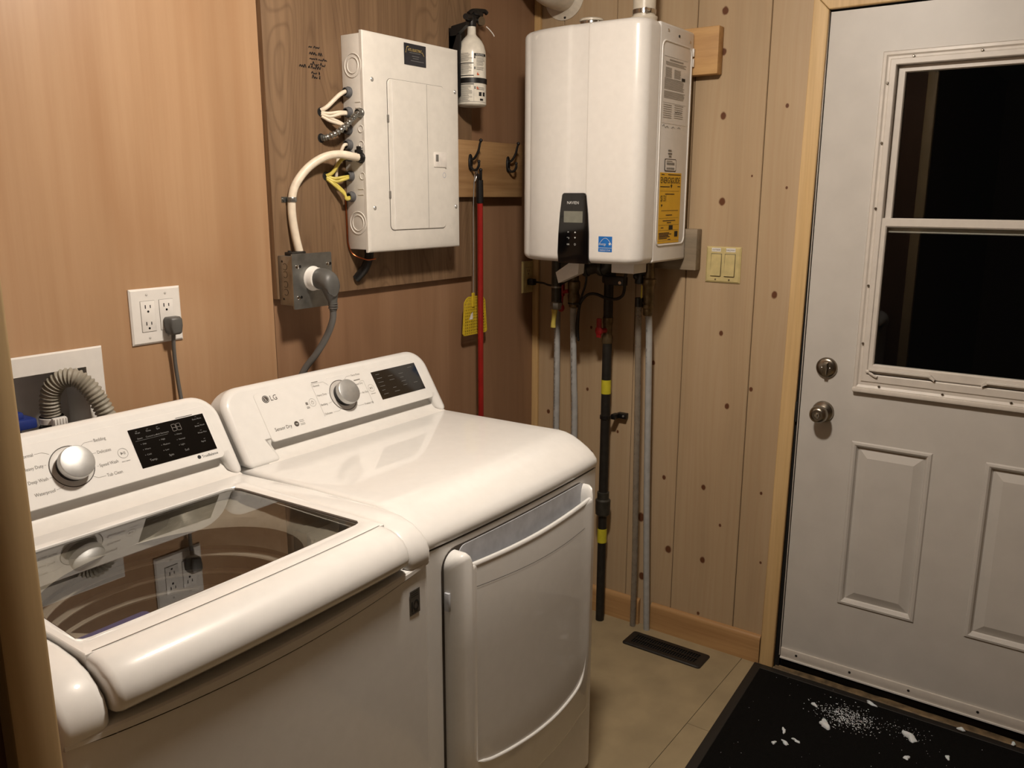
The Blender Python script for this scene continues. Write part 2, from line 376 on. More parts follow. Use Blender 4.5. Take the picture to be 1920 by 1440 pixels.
# wall_left: stub beside the washer and the hall partition
bm = nb(); box(bm, -2.36, -2.245, -.872, .1, 0, CEIL); box(bm, WEST, -2.30, -.872, -.77, 0, CEIL)
struct('wall_left', bm, 'hallwall', label='dark brown wall stub left of the washer', cat='wall')
bm = nb(); box(bm, -2.2905, -2.2445, -.899, -.85, 0, CEIL, .004)
struct('trim_2', bm, 'jamb', label='tan wooden casing strip at the near left edge', cat='casing')
struct('wall_front', box(nb(), WEST-.1, .13, SOUTH-.1, SOUTH, 0, CEIL), 'roomw', label='tan panelled wall opposite the appliances', cat='wall')
struct('wall_hall', box(nb(), WEST-.1, WEST, SOUTH, -.77, 0, CEIL), 'hallwall', label='brown panelled wall at the far end of the hall', cat='wall')
# corner strip
struct('trim_3', box(nb(), -.014, 0, -.026, 0, 0, CEIL, .003), 'trim', label='narrow pale pine strip in the corner of the two walls', cat='corner trim')
# door casing
def casing_leg(bm):
    bot = [(-.946, 0), (-.993, 0)]; top = [(-.965, 2.1), (-1.010, 2.068)]
    pts = [(-.946, 0.0), (-.993, 0.0), (-1.0105, 2.069), (-.966, 2.116)]
    prism(bm, pts, lambda y, z: V((-.016, y, z)), lambda y, z: V((0, y, z)))
bm = nb(); casing_leg(bm)
tr = struct('trim_1', bm, 'trim', label='pale pine casing around the white door', cat='door casing', bevel=.003)
bm = nb(); prism(bm, [(-1.0105, 2.0705), (-1.93, 2.0705), (-1.978, 2.117), (-.966, 2.117)], lambda y, z: V((-.016, y, z)), lambda y, z: V((0, y, z)))
struct('head_casing', bm, 'trim', tr, bevel=.003)
bm = nb(); prism(bm, [(-1.93, 0), (-1.978, 0), (-1.978, 2.116), (-1.93, 2.0695)], lambda y, z: V((-.016, y, z)), lambda y, z: V((0, y, z)))
struct('side_casing', bm, 'trim', tr, bevel=.003)
bm = nb(); box(bm, .0005, .13, -1.0085, -.9901, 0, 2.09); box(bm, .0005, .13, -1.9499, -1.9315, 0, 2.09); box(bm, .0005, .13, -1.9315, -1.0085, 2.0695, 2.09)
struct('jamb', bm, 'gasket', tr)
bm = nb(); box(bm, -.004, .004, -1.0105, -1.0085, .05, 2.068); struct('weatherstrip', bm, 'vinyl', tr)
bm = nb(); box(bm, -.012, .0, -1.0065, -.996, .86, .925, .002); struct('strike_plate', bm, 'iron', tr, label='dark metal strike plate on the jamb')
# baseboards
def baseboard(y0, y1, label):
    b = nb(); pr = [(0, 0), (-.016, 0), (-.016, .083), (-.0145, .091), (-.009, .097), (-.003, .099), (0, .099)]
    e = .010
    loft(b, [[V((x, y0, z)) for x, z in pr], [V((x, y1+(e if x < -.001 else 0)*0, z)) for x, z in pr]])
    o = struct('baseboard_right', b, 'base', label=label, cat='baseboard'); return o
baseboard(-.03, -.487, 'short stained pine baseboard behind the pipes')
baseboard(-.535, -.944, 'stained pine baseboard between the pipes and the door casing')

# ------------------------------------------------------------------ the door
dr = bpy.data.objects.new('door_1', None); COL.objects.link(dr); dr.location = (.02, -1.47, .05); ORG[dr] = V(dr.location)
dr['label'] = 'white exterior door with a sliding window and two raised panels'; dr['category'] = 'door'; dr['kind'] = 'structure'
PZ0, PZ1 = .289, .826; PA = (-1.176, -1.402); PB = (-1.538, -1.764)
WY0, WY1, WZ0, WZ1 = -1.190, -1.750, 1.025, 1.92
bm = nb()
for a in ((DY0, DY1, .055, PZ0), (DY0, PA[0], PZ0, PZ1), (PA[1], PB[0], PZ0, PZ1), (PB[1], DY1, PZ0, PZ1), (DY0, DY1, PZ1, WZ0), (DY0, WY0, WZ0, WZ1), (WY1, DY1, WZ0, WZ1), (DY0, DY1, WZ1, DZ1)):
    box(bm, 0, .044, a[1], a[0], a[2], a[3])
obj('slab', bm, 'doorw', dr)
def nested(bm, outer, inner, steps, close=True):
    rings = []
    for f, x in steps:
        y0, y1, z0, z1 = (lerp(a, b, f) for a, b in zip(outer, inner)); rings.append([V((x, y0, z0)), V((x, y1, z0)), V((x, y1, z1)), V((x, y0, z1))])
    R = loft(bm, rings, cap=False)
    if close: bm.faces.new(R[-1])
for pa in (PA, PB):
    bm = nb(); i = .048
    nested(bm, (pa[0], pa[1], PZ0, PZ1), (pa[0]-i, pa[1]+i, PZ0+i, PZ1-i), [(0, .012), (0, 0), (.07, -.004), (.2, -.005), (.30, -.002), (.36, .005), (.42, .0085), (1, -.0012)])
    obj('raised_panel', bm, 'doorw', dr, smooth=9)
wf_o = (-1.165, -1.775, .982, 1.945); wf_i = (-1.2033, -1.7367, 1.0395, 1.907)
bm = nb(); nested(bm, wf_o, wf_i, [(0, .004), (0, -.004), (.08, -.012), (.28, -.0135), (.40, -.009), (.55, -.009), (.62, -.013), (.95, -.013), (1, -.011), (1, .04)], close=False)
wfr = obj('window_frame', bm, 'vinyl', dr, smooth=25)
bm = nb(); box(bm, -.017, -.008, wf_o[1], wf_o[0], .982, .996, .003); obj('frame_lip', bm, 'vinyl', wfr)
sc = [(-1.184, z) for z in (1.86, 1.70, 1.52, 1.30, 1.13)]+[(y, 1.926) for y in (-1.245, -1.41, -1.60)]+[(y, 1.006) for y in (-1.24, -1.41, -1.58)]
for y, z in sc:
    b = nb(); lathe(b, [(.0035, 0), (.0035, .0016), (.002, .0028)], (-.0132, y, z), (-1, 0, 0), 10); obj('screw', b, 'nickel', wfr)
# upper sash
bm = nb(); nested(bm, (wf_i[0], wf_i[1], 1.452, wf_i[3]), (-1.2242, -1.7158, 1.474, 1.8885), [(0, .022), (0, .014), (.08, .012), (.9, .012), (1, .016), (1, .03)], close=False); us = obj('upper_sash', bm, 'vinyl', dr, smooth=25)
bm = nb(); box(bm, .026, .030, -1.7155, -1.2245, 1.4745, 1.888); obj('pane', bm, 'pane', us)
# lower sash in front
ls_o = (-1.198, -1.742, 1.041, 1.4935)
bm = nb(); nested(bm, ls_o, (-1.2175, -1.7225, 1.069, 1.468), [(0, .012), (0, -.006), (.1, -.009), (.85, -.009), (1, -.005), (1, .008)], close=False); lsh = obj('lower_sash', bm, 'vinyl', dr, smooth=25)
bm = nb(); box(bm, .002, .006, -1.7222, -1.2178, 1.0693, 1.4677); obj('pane', bm, 'pane', lsh)
for ya, yb, tip in ((-1.209, -1.375, -1), (-1.515, -1.68, 1)):
    b = nb(); pts = [(ya, 1.0565), (yb, 1.0575)]
    box(b, -.022, -.009, yb, ya, 1.050, 1.0575, .002)
    ye = yb if tip < 0 else ya
    prism(b, [(ye, 1.0575), (ye-.012*(-tip)*-1*-1 if False else ye+.012*tip, 1.046), (ye+.010*tip, 1.041), (ye-.004*tip, 1.050)], lambda y, z: V((-.021, y, z)), lambda y, z: V((-.009, y, z)))
    obj('lift_rail', b, 'vinyl', lsh)
b = nb(); tube(b, [(-.012, -1.204, 1.047), (-.016, -1.213, 1.043), (-.017, -1.226, 1.036), (-.016, -1.232, 1.034)], .004, 8); sphere(b, (-.014, -1.205, 1.047), .006); obj('sash_latch', b, 'vinyl', lsh)
# bottom sweep
bm = nb(); box(bm, -.006, 0, DY1, DY0, .047, .080, .001); sw = obj('door_sweep', bm, 'vinyl', dr)
for y in (-1.065, -1.235, -1.41, -1.6, -1.79):
    b = nb(); lathe(b, [(.004, 0), (.004, .001), (.002, .002)], (-.006, y, .066), (-1, 0, 0), 10); obj('screw', b, 'iron', sw)
bm = nb(); box(bm, -.010, .0, DY1, DY0, .043, .048); obj('sweep_lip', bm, 'whitep', sw)
# deadbolt and knob
def deadbolt(bm):
    lathe(bm, [(.032, 0), (.032, .004), (.029, .009), (.024, .011), (.021, .012), (.012, .013), (0, .013)], (0, -1.0835, 1.0425), (-1, 0, 0), 32)
bm = nb(); deadbolt(bm); db = obj('deadbolt_rose', bm, 'nickel', dr)
bm = nb(); loft(bm, [[V((-.012-h, -1.0835+y*s, 1.0425+z*s)) for y, z in ((-.006, -.022), (.006, -.022), (.0075, 0), (.006, .018), (-.006, .018), (-.0075, 0))] for h, s in ((0, 1), (.012, .95), (.016, .7))]); obj('thumb_turn', bm, 'nickel', db)
for y in (-1.0715, -1.0955):
    b = nb(); lathe(b, [(.003, 0), (.0025, .002), (.001, .003)], (-.0115, y, 1.0425), (-1, 0, 0), 10); obj('screw', b, 'chrome', db)
bm = nb(); lathe(bm, [(.033, 0), (.033, .004), (.030, .009), (.020, .012), (.013, .016), (.0125, .03)], (0, -1.0835, .9045), (-1, 0, 0), 32); kr = obj('knob_rose', bm, 'nickel', dr)
bm = nb(); lathe(bm, [(.0125, .028), (.02, .032), (.0265, .041), (.0275, .050), (.025, .059), (.019, .064), (.0165, .065), (.0165, .063), (0, .063)], (0, -1.0835, .9045), (-1, 0, 0), 32); kb = obj('knob', bm, 'nickel', kr)
bm = nb(); lathe(bm, [(.009, .062), (.009, .066), (.007, .068), (0, .068)], (0, -1.0835, .9045), (-1, 0, 0), 20); box(bm, -.0705, -.067, -1.0860, -1.0810, .8985, .9105, .001); obj('lock_button', bm, 'chrome', kr)
# threshold under the door
bm = nb(); box(bm, .012, .13, -1.93, -1.01, .0, .026, .004); th = single('threshold', bm, 'gasket', 'black threshold in the gap under the white door', 'threshold', (.06, -1.47, 0))
bm = nb()
ys = [-.998-i*.045 for i in range(21)]
loft(bm, [[V((-.016-random.random()*.004, y, 0)), V((-.014, y, .0055)), V((.006+random.random()*.006, y, .0065)), V((.0115, y, 0))] for y in ys]); obj('sill_strip', bm, 'sill', th, label='worn tan wooden sill strip')

# ================================================================== WASHER AND DRYER
BOW = .0116
def mk_console(root, x0, x1, lw, rw):
    n_ = V((0, -1, .62))/1.1766; t_ = V((0, .62, 1))/1.1766
    def cm(x, s, e=0.): return V((x, -.262, .954))+t_*s+n_*e
    xa, xb = x0+lw, x1-rw; ST, r = .198, .058; NOT = .048
    out = [(x0, 0), (xa+.012, 0), (xa, NOT), (xb, NOT), (xb+.004, 0), (x1, 0)]
    for i in range(9):
        a = math.radians(90*i/8); out.append((x1-r+r*math.cos(a), ST-r+r*math.sin(a)))
    for i in range(9):
        a = math.radians(90+90*i/8); out.append((x0+r+r*math.cos(a), ST-r+r*math.sin(a)))
    bm = nb(); prism(bm, out, lambda x, s: cm(x, s), lambda x, s: V((x, -.112+.04*max(0, 1-s/.1), .954+s/1.1766-(.016 if s > .1 else 0))))
    con = obj('console', bm, 'white', root, bevel=.017, seg=5, smooth=30)
    # undercut behind the face
    pr = [(-.205, 1.0), (-.213, .985), (-.222, .973), (-.235, .962), (-.2625, .9555), (-.2625, .945), (-.15, .945), (-.15, 1.0)]
    bm = nb(); sweepx(bm, pr, [xa-.03, xb+.02], lambda x, y, z: (y, z)); obj('console_recess', bm, 'whitep', con)
    # face plate
    bm = nb(); pl = rrect(xa+.001, xb-.001, NOT+.001, .172, .010)
    loft(bm, [[cm(x, s, -.003) for x, s in pl], [cm(x, s, .0006) for x, s in pl], [cm(lerp(x, (xa+xb)/2, .004), lerp(s, .11, .012), .0014) for x, s in pl]])
    fp = obj('control_panel', bm, 'white', con, smooth=25)
    return cm, fp, con
def dial(cm, fp, x, s, con):
    n_ = V((0, -1, .62)).normalized()
    bm = nb(); annulus(bm, lambda a, b: cm(x+a, s+b, .0021), .0402, .0420); obj('dial_ring', bm, 'seam', con, flat=True)
    bm = nb(); lathe(bm, [(.0405, .0014), (.0402, .0019), (.033, .0019), (.030, .0022)], cm(x, s), n_, 40); obj('dial_dish', bm, 'knobbase', con)
    bm = nb(); lathe(bm, [(.030, .002), (.0295, .012), (.0305, .016)], cm(x, s), n_, 40); obj('dial_skirt', bm, 'black', con)
    bm = nb(); lathe(bm, [(.0305, .015), (.0325, .0165), (.0325, .0275), (.0318, .0293), (.0305, .0300), (0.001, .0300)], cm(x, s), n_, 40); obj('dial', bm, 'silver', con, label='brushed silver dial')
def play_btn(bm, f, x, y, r=.0105):
    annulus(bm, lambda a, b: f(x+a, y+b), r-.0006, r, 30)
    poly(bm, [f(x-.0048, y-.0032), f(x+.0006, y), f(x-.0048, y+.0032)])
    for d in (.0018, .0040): stroke(bm, f, [(x+d, y-.0032), (x+d, y+.0032)], .0009)

# ---- washer
WX0, WX1 = -2.203, -1.517; WXC = (WX0+WX1)/2; HW = .343
def bowf(x, xc=WXC, amt=BOW): return amt*max(0, 1-((x-xc)/HW)**2)
wm = thing('washing_machine', 'white top-load washing machine with a glass lid, left of the dryer', 'washing machine', (WXC, -.44, 0))
def wbow(x): return bowf(x, WXC, .010)
def wdrop(x): return bowf(x, WXC, .022)
def cabinet(bm, x0, x1, yf, yb, z0, z1, xc, r=.014, top=False, amt=BOW, drop=0, bottom=True):
    n = 14; pts = []
    pts.append((x0, yb)); pts.append((x0, yf+r))
    for i in range(1, 4): a = math.radians(30*i); pts.append((x0+r-r*math.cos(a), yf+r-r*math.sin(a)))
    for i in range(1, n): x = lerp(x0+r, x1-r, i/n); pts.append((x, yf-bowf(x, xc, amt)))
    for i in range(3): a = math.radians(90-30*i); pts.append((x1-r+r*math.cos(a), yf+r-r*math.sin(a)))
    pts += [(x1, yf+r), (x1, yb)]
    R = loft(bm, [[V((x, y, z-(bowf(x, xc, drop) if i_ and y < yf else 0))) for x, y in pts] for i_, z in enumerate((z0, z1))], cap=False)
    if bottom: bm.faces.new(R[0][::-1])
    if top: bm.faces.new(R[1])
bm = nb(); cabinet(bm, WX0, WX1, -.796, -.075, .022, .8817, WXC, amt=.010, drop=.022); obj('cabinet', bm, 'white', wm, smooth=30)
for x in (WX0+.05, WX1-.05):
    for y in (-.74, -.13):
        b = nb(); lathe(b, [(.022, 0), (.022, .01), (.012, .014), (.012, .03)], (x, y, 0), (0, 0, 1), 16); obj('foot', b, 'black', wm)
bm = nb(); cabinet(bm, WX0+.003, WX1-.003, -.793, -.078, .874, .884, WXC, bottom=False, amt=.010, drop=.022); obj('seam_shadow_strip', bm, 'seam', wm)
# top cover: two side shoulders, back deck, front lip
def shoulder(bm, x0, x1, inner):
    pr = [(-.798, .8835), (-.803, .895), (-.803, .912), (-.797, .928), (-.784, .944), (-.764, .956), (-.735, .965), (-.69, .969), (-.50, .966), (-.34, .958), (-.27, .9545), (-.10, .953), (-.10, .8835)]
    es = [(0, .010), (.002, .005), (.006, .0018), (.012, 0)]
    xs = [(x0+d, e) for d, e in es]+[(x1-d, e) for d, e in es[::-1]]
    loft(bm, [[V((x, min(-.10, y+e if y < -.5 else y), z-e if z > .93 else z)) for y, z in pr] for x, e in xs])
bm = nb(); shoulder(bm, WX0, -2.139, 1); shoulder(bm, -1.581, WX1, -1)
xs = [lerp(WX0+.004, WX1-.004, i/24) for i in range(25)]
sweepx(bm, [(-.797, .8838), (-.7995, .8855), (-.7995, .8900), (-.797, .8935), (-.790, .8955), (-.776, .8965), (-.764, .899), (-.755, .905), (-.745, .930), (-.74, .93), (-.74, .8838)], xs, lambda x, y, z: (y-wbow(x)*min(1, max(0, (-y-.745)/.04)), z-wdrop(x)*(1 if z < .888 else (.55 if z < .92 else 0))))
box(bm, WX0+.02, WX1-.02, -.345, -.08, .90, .9555)
tcv = obj('top_cover', bm, 'white', wm, smooth=35)
# tub opening plate, drum and ring under the lid
TC = V((WXC, -.525, 0)); TR = .232
bm = nb(); n = 48
def sq(a):
    c, s = math.cos(a), math.sin(a); hx, hyf, hyb = .281, .215, .180
    k = min(hx/max(abs(c), 1e-6), (hyf if s < 0 else hyb)/max(abs(s), 1e-6)); return c*k, s*k
rings = [[TC+V((*sq(2*math.pi*i/n), .945)) for i in range(n)], [TC+V((math.cos(2*math.pi*i/n)*(TR+.012), math.sin(2*math.pi*i/n)*(TR+.012)*.80, .93)) for i in range(n)], [TC+V((math.cos(2*math.pi*i/n)*TR, math.sin(2*math.pi*i/n)*TR*.78, .915)) for i in range(n)], [TC+V((math.cos(2*math.pi*i/n)*TR, math.sin(2*math.pi*i/n)*TR, .87)) for i in range(n)]]
loft(bm, rings, cap=False); obj('tub_collar', bm, 'ring', wm)
bm = nb(); prof = [(.240, .874), (.236, .868), (.236, .70), (.236, .55), (.22, .535), (0.001, .53)]
lathe(bm, prof, (TC.x, TC.y, 0), (0, 0, 1), 48, cap=False); obj('drum', bm, 'steel', wm, label='ribbed stainless steel drum')
for zr, rr_ in ((.858, .020), (.818, .012), (.782, .006), (.72, .015)):
    bm = nb(); lathe(bm, [(.2365, zr+.001), (.2365-rr_, zr), (.2345-rr_, zr-.0025), (.2365-rr_, zr-.006), (.2365, zr-.010)], (TC.x, TC.y, 0), (0, 0, 1), 48, cap=False); obj('drum_rib', bm, 'whitep', wm)
bm = nb(); box(bm, -2.125, -2.005, -.735, -.668, .905, .957, .008); obj('detergent_tray', bm, 'lblue', wm, label='pale blue detergent tray under the glass')
# lid
LZ = .968
gx0, gx1 = WXC-.262, WXC+.262
def glass_outline():
    r = .02; out = []
    yb, yf = -.352, -.705
    out += [(WXC+.248-.02, yb), (WXC+.248-.005, yb-.006), (WXC+.248, yb-.02)]
    out += [(gx1-.0, yf+.012), (gx1-.006, yf+.003), (gx1-.016, yf)]
    for i in range(1, 14): x = lerp(gx1-.016, gx0+.016, i/14); out.append((x, yf-bowf(x)*.9+bowf(gx1-.016)*.9))
    out += [(gx0+.016, yf), (gx0+.006, yf+.003), (gx0, yf+.012)]
    out += [(WXC-.248, yb-.02), (WXC-.248+.005, yb-.006), (WXC-.248+.02, yb)]
    return out
GO = glass_outline()
def scl(p, sx, sy): return (WXC+(p[0]-WXC)*sx, -.53+(p[1]+.53)*sy)
LX0, LX1 = -2.1365, -1.5835
def lid_ring(p):
    # map glass outline outwards to the lid's edge
    x, y = p; ox = LX1 if x > WXC else LX0
    if y > -.356: return (x if abs(x-WXC) < .235 else ox-(.006 if x > WXC else -.006), -.336)
    if y < -.70: return (x if abs(x-WXC) < .249 else ox, -.742-bowf(x))
    return (ox, -.742 if y < -.6 else -.345)
bm = nb()
inner = [V((x, y, LZ)) for x, y in GO]; innerlow = [V((x, y, LZ-.010)) for x, y in GO]
outer = []
for p in GO:
    x, y = lid_ring(p); outer.append(V((x, y, LZ+.0005)))
outlow = [V((p.x, p.y, LZ-.02)) for p in outer]
loft(bm, [innerlow, inner, [a.lerp(b, .06)+V((0, 0, .0012)) for a, b in zip(inner, outer)], [a.lerp(b, .93)+V((0, 0, .001)) for a, b in zip(inner, outer)], outer, outlow], cap=False)
lid = obj('lid', bm, 'white', wm, smooth=30)
pr = [(-.7425, .9685), (-.765, .9665), (-.782, .961), (-.797, .950), (-.806, .937), (-.810, .922), (-.807, .910), (-.799, .903), (-.788, .902), (-.770, .910), (-.745, .935)]
xs = [LX0+d for d in (0, .0015, .005, .012)]+[lerp(LX0+.012, LX1-.012, i/18) for i in range(1, 18)]+[LX1-d for d in (.012, .005, .0015, 0)]
def hf(x, y, z):
    d = min(x-LX0, LX1-x); e = 0 if d >= .012 else .012-math.sqrt(max(0, .012**2-(.012-d)**2))
    y2 = y+e if y < -.77 else y
    return (y2-bowf(x), (z-e*.8 if z > .955 else (z+e*.5 if z < .91 else z)))
bm = nb(); sweepx(bm, pr, xs, hf); obj('lid_handle', bm, 'white', lid, smooth=40)
bm = nb(); stroke(bm, lambda x, y: V((x, y-bowf(x), LZ+.0018)), [(lerp(LX0+.01, LX1-.01, i/16), -.7405) for i in range(17)], .0012); obj('handle_seam', bm, 'printg', lid, flat=True)
bm = nb(); loft(bm, [[V((*scl(p, 1, 1), LZ-.005)) for p in GO], [V((*scl(p, .985, .985), LZ-.0035)) for p in GO]], cap=False); obj('lid_gasket', bm, 'gasket', lid)
bm = nb(); loft(bm, [[V((*scl(p, .995, .995), LZ-.007)) for p in GO], [V((*scl(p, .995, .995), LZ-.003)) for p in GO]]); obj('glass_pane', bm, 'lidglass', lid, smooth=0, label='tinted reflective glass pane in the lid')
# washer console
cm, fp, con = mk_console(wm, WX0, WX1, .085, .030)
dial(cm, fp, -1.8625, .111, con)
f = lambda x, y: cm(x, y, .0018)
bm = nb()
for s, x, y in (('Bedding', -1.8062, .1475), ('Delicates', -1.8085, .1225), ('Speed Wash', -1.8135, .0955), ('Tub Clean', -1.807, .0730)): text(bm, s, .0095, f, x, y, wx=.80)
for s, x, y in (('Normal', -1.921, .1475), ('Heavy Duty', -1.911, .1225), ('Deep Wash', -1.911, .0965), ('Waterproof', -1.907, .0715)): text(bm, s, .0095, f, x, y, 'RIGHT', wx=.80)
for pts in ([(-1.808, .1505), (-1.825, .1505), (-1.835, .1445)], [(-1.8105, .1255), (-1.818, .1255)], [(-1.8155, .0985), (-1.818, .0985)], [(-1.809, .0760), (-1.824, .0760), (-1.832, .0815)],
            [(-1.919, .1505), (-1.905, .1505), (-1.894, .1445)], [(-1.909, .1255), (-1.906, .1255)], [(-1.909, .0995), (-1.903, .0995)], [(-1.905, .0745), (-1.893, .0760), (-1.886, .0800)]): stroke(bm, f, pts, .0005)
play_btn(bm, f, -1.7605, .1115)
obj('printed_lettering', bm, 'printg', con, flat=True, smooth=0)
bm = nb(); text(bm, 'TrueBalance', .0085, f, -1.6015, .0585, wx=.92); lathe(bm, [(.0042, .0014), (.0042, .0017)], cm(-1.608, .0620), V((0, -1, .62)), 16)
text(bm, 'start / pause', .0035, f, -1.7605, .0935, 'CENTER'); rect(bm, f, -1.625, -1.585, .1565, .1577)
obj('printed_logo', bm, 'print', con, flat=True, smooth=0)
bm = nb(); loft(bm, [[cm(x, s, e) for x, s in ((-1.7345, .0700), (-1.5605, .0700), (-1.5605, .1545), (-1.7345, .1545))] for e in (.0012, .0022)]); dsp = obj('display', bm, 'gloss', con, smooth=0)
fd = lambda x, y: cm(x, y, .0025)
bm = nb()
for s, x, y in (('Wash', -1.722, .143), ('Rinse', -1.698, .143), ('Spin', -1.675, .143), ('Steam', -1.722, .131), ('Control Lock', -1.703, .131), ('Add Garments', -1.680, .131),
                ('Hot', -1.715, .118), ('Warm', -1.715, .106), ('Cold', -1.715, .094), ('High', -1.674, .118), ('Medium', -1.674, .106), ('Low', -1.674, .094), ('Heavy', -1.637, .121), ('Normal', -1.637, .109), ('Light', -1.637, .097),
                ('Extra Rinse', -1.590, .144), ('Delay Wash', -1.590, .128), ('Water Plus', -1.590, .112), ('Signal', -1.590, .092)): text(bm, s, .0048, fd, x, y)
for s, x, y in (('Temp.', -1.714, .0805), ('Spin', -1.671, .0805), ('Soil', -1.633, .0825)): text(bm, s, .0068, fd, x, y)
for x, y in ((-1.7185, .1195), (-1.7185, .1075), (-1.7185, .0955), (-1.6775, .1195), (-1.6775, .1075), (-1.6775, .0955), (-1.6405, .1225), (-1.6405, .1105), (-1.6405, .0985)): rect(bm, fd, x-.0006, x+.0006, y-.0006, y+.0006)
for x, y in ((-1.718, .1485), (-1.694, .1485), (-1.672, .1485), (-1.580, .1505), (-1.580, .1345), (-1.580, .1185), (-1.580, .0985)): rect(bm, fd, x-.002, x+.002, y-.0003, y+.0003)
stroke(bm, fd, [(-1.727, .128), (-1.655, .128)], .0004)
obj('display_print', bm, 'printl', dsp, flat=True, smooth=0)
bm = nb()
for x in (-1.6365, -1.6255):
    for pts in ([(x-.004, .1305), (x+.004, .1305)], [(x-.004, .138), (x+.004, .138)], [(x-.004, .1455), (x+.004, .1455)], [(x-.0045, .131), (x-.0045, .145)], [(x+.0045, .131), (x+.0045, .145)]): stroke(bm, fd, pts, .0009)
obj('digit_segments', bm, 'printg', dsp, flat=True, smooth=0)
# warranty sticker
f = lambda x, z: V((x, -.7965-wbow(x)-.0006, z)); fs = lambda x, z: V((x, -.7965-wbow(x)-.0011, z))
bm = nb()
for i in range(4): rect(bm, f, lerp(-1.577, -1.5485, i/4), lerp(-1.577, -1.5485, (i+1)/4), .7995, .8475)
stk = obj('warranty_sticker', bm, 'stickg', wm, flat=True, smooth=0, label='small grey sticker reading 10')
bm = nb(); stroke(bm, fs, [(-1.5715, .8065), (-1.5715, .8265)], .0035); annulus(bm, lambda a, b: fs(-1.5600+a*.85, .8165+b*1.15), .0062, .0092, 24)
for z in (.8435, .8395, .8355): rect(bm, fs, -1.574, -1.553, z-.0006, z+.0006)
rect(bm, fs, -1.572, -1.553, .8025, .8037); obj('sticker_print', bm, 'print', stk, flat=True, smooth=0)

# ---- dryer
DX0, DX1 = -1.505, -.819; DXC = (DX0+DX1)/2
dy = thing('clothes_dryer', 'white front-loading clothes dryer right of the washing machine', 'dryer', (DXC, -.41, 0))
bm = nb(); cabinet(bm, DX0, DX1, -.755, -.075, .022, .8775, DXC, top=True); obj('cabinet', bm, 'white', dy, smooth=30)
for x in (DX0+.05, DX1-.05):
    for y in (-.70, -.13):
        b = nb(); lathe(b, [(.022, 0), (.022, .01), (.012, .014), (.012, .03)], (x, y, 0), (0, 0, 1), 16); obj('foot', b, 'black', dy)
bm = nb(); cabinet(bm, DX0+.003, DX1-.003, -.752, -.078, .874, .885, DXC); obj('seam_shadow_strip', bm, 'seam', dy)
pr = [(-.7555, .8825), (-.7585, .893), (-.7565, .904), (-.747, .916), (-.730, .929), (-.708, .942), (-.685, .9525), (-.662, .959), (-.64, .961), (-.56, .9595), (-.27, .956), (-.10, .955), (-.075, .954), (-.075, .8825)]
xs = [DX0+d for d in (0, .0012, .004, .009, .016)]+[lerp(DX0+.016, DX1-.016, i/18) for i in range(1, 18)]+[DX1-d for d in (.016, .009, .004, .0012, 0)]
def tf(x, y, z):
    d = min(x-DX0, DX1-x); e = 0 if d >= .016 else .016-math.sqrt(max(0, .016**2-(.016-d)**2))
    k = min(1, max(0, (-y-.3)/.45))
    return (y+(e*.6 if y < -.7 else 0)-bowf(x, DXC)*k, z-e*.7 if z > .90 else z)
bm = nb(); sweepx(bm, pr, xs, tf); obj('top_panel', bm, 'white', dy, smooth=40)
cm, fp, con = mk_console(dy, DX0, DX1, .085, .033)
dial(cm, fp, -1.1635, .1175, con)
f = lambda x, y: cm(x, y, .0018)
bm = nb()
for s, x, y in (('Normal', -1.2445, .155), ('Heavy Duty', -1.2445, .129), ('Bedding', -1.2445, .1035), ('Delicates', -1.2445, .0785)): text(bm, s, .0078, f, x, y, wx=.85)
for s, x, y in (('Perm Press', -1.112, .1605), ('Speed Dry', -1.113, .1345), ('Air Dry', -1.100, .1085), ('Freshen Up', -1.108, .0775)): text(bm, s, .0078, f, x, y, wx=.85)
for pts in ([(-1.247, .1635), (-1.247, .0755)], [(-1.247, .1635), (-1.208, .1635), (-1.196, .152)], [(-1.2085, .1315), (-1.206, .1315)], [(-1.219, .1055), (-1.206, .108)], [(-1.216, .0805), (-1.196, .0805), (-1.188, .085)], [(-1.114, .1635), (-1.128, .1635), (-1.138, .157)],
            [(-1.079, .143), (-1.079, .0755)], [(-1.102, .111), (-1.118, .111)], [(-1.110, .080), (-1.128, .080), (-1.136, .084)], [(-1.079, .143), (-1.092, .143)]): stroke(bm, f, pts, .0005)
play_btn(bm, f, -1.0635, .1175)
annulus(bm, lambda a, b: f(-1.2655+a, .118+b), .0099, .0105, 30); annulus(bm, lambda a, b: f(-1.2655+a, .1175+b), .0036, .0043, 20); stroke(bm, f, [(-1.2655, .118), (-1.2655, .1235)], .0008)
rect(bm, f, -1.287, -1.280, .115, .122); rect(bm, f, -1.288, -1.279, .106, .108); rect(bm, f, -1.288, -1.279, .1095, .1105)
rect(bm, f, -1.072, -1.056, .1010, .1022); rect(bm, f, -1.2445, -1.224, .1665, .1685); rect(bm, f, -1.110, -1.088, .147, .1495)
for y in (.0825, .0785, .0735, .0705): rect(bm, f, -1.3255, -1.312, y, y+.001)
obj('printed_lettering', bm, 'printg', con, flat=True, smooth=0)
bm = nb(); text(bm, 'LG', .019, f, -1.3785, .1465, wx=.9); lathe(bm, [(.0095, .0014), (.0095, .0018)], cm(-1.3905, .153), V((0, -1, .62)), 28)
text(bm, 'Sensor Dry', .0125, f, -1.401, .0715, wx=.86); lathe(bm, [(.0068, .0014), (.0068, .0018)], cm(-1.336, .0765), V((0, -1, .62)), 24)
obj('printed_logo', bm, 'seam', con, flat=True, smooth=0)
f2 = lambda x, y: cm(x, y, .0024)
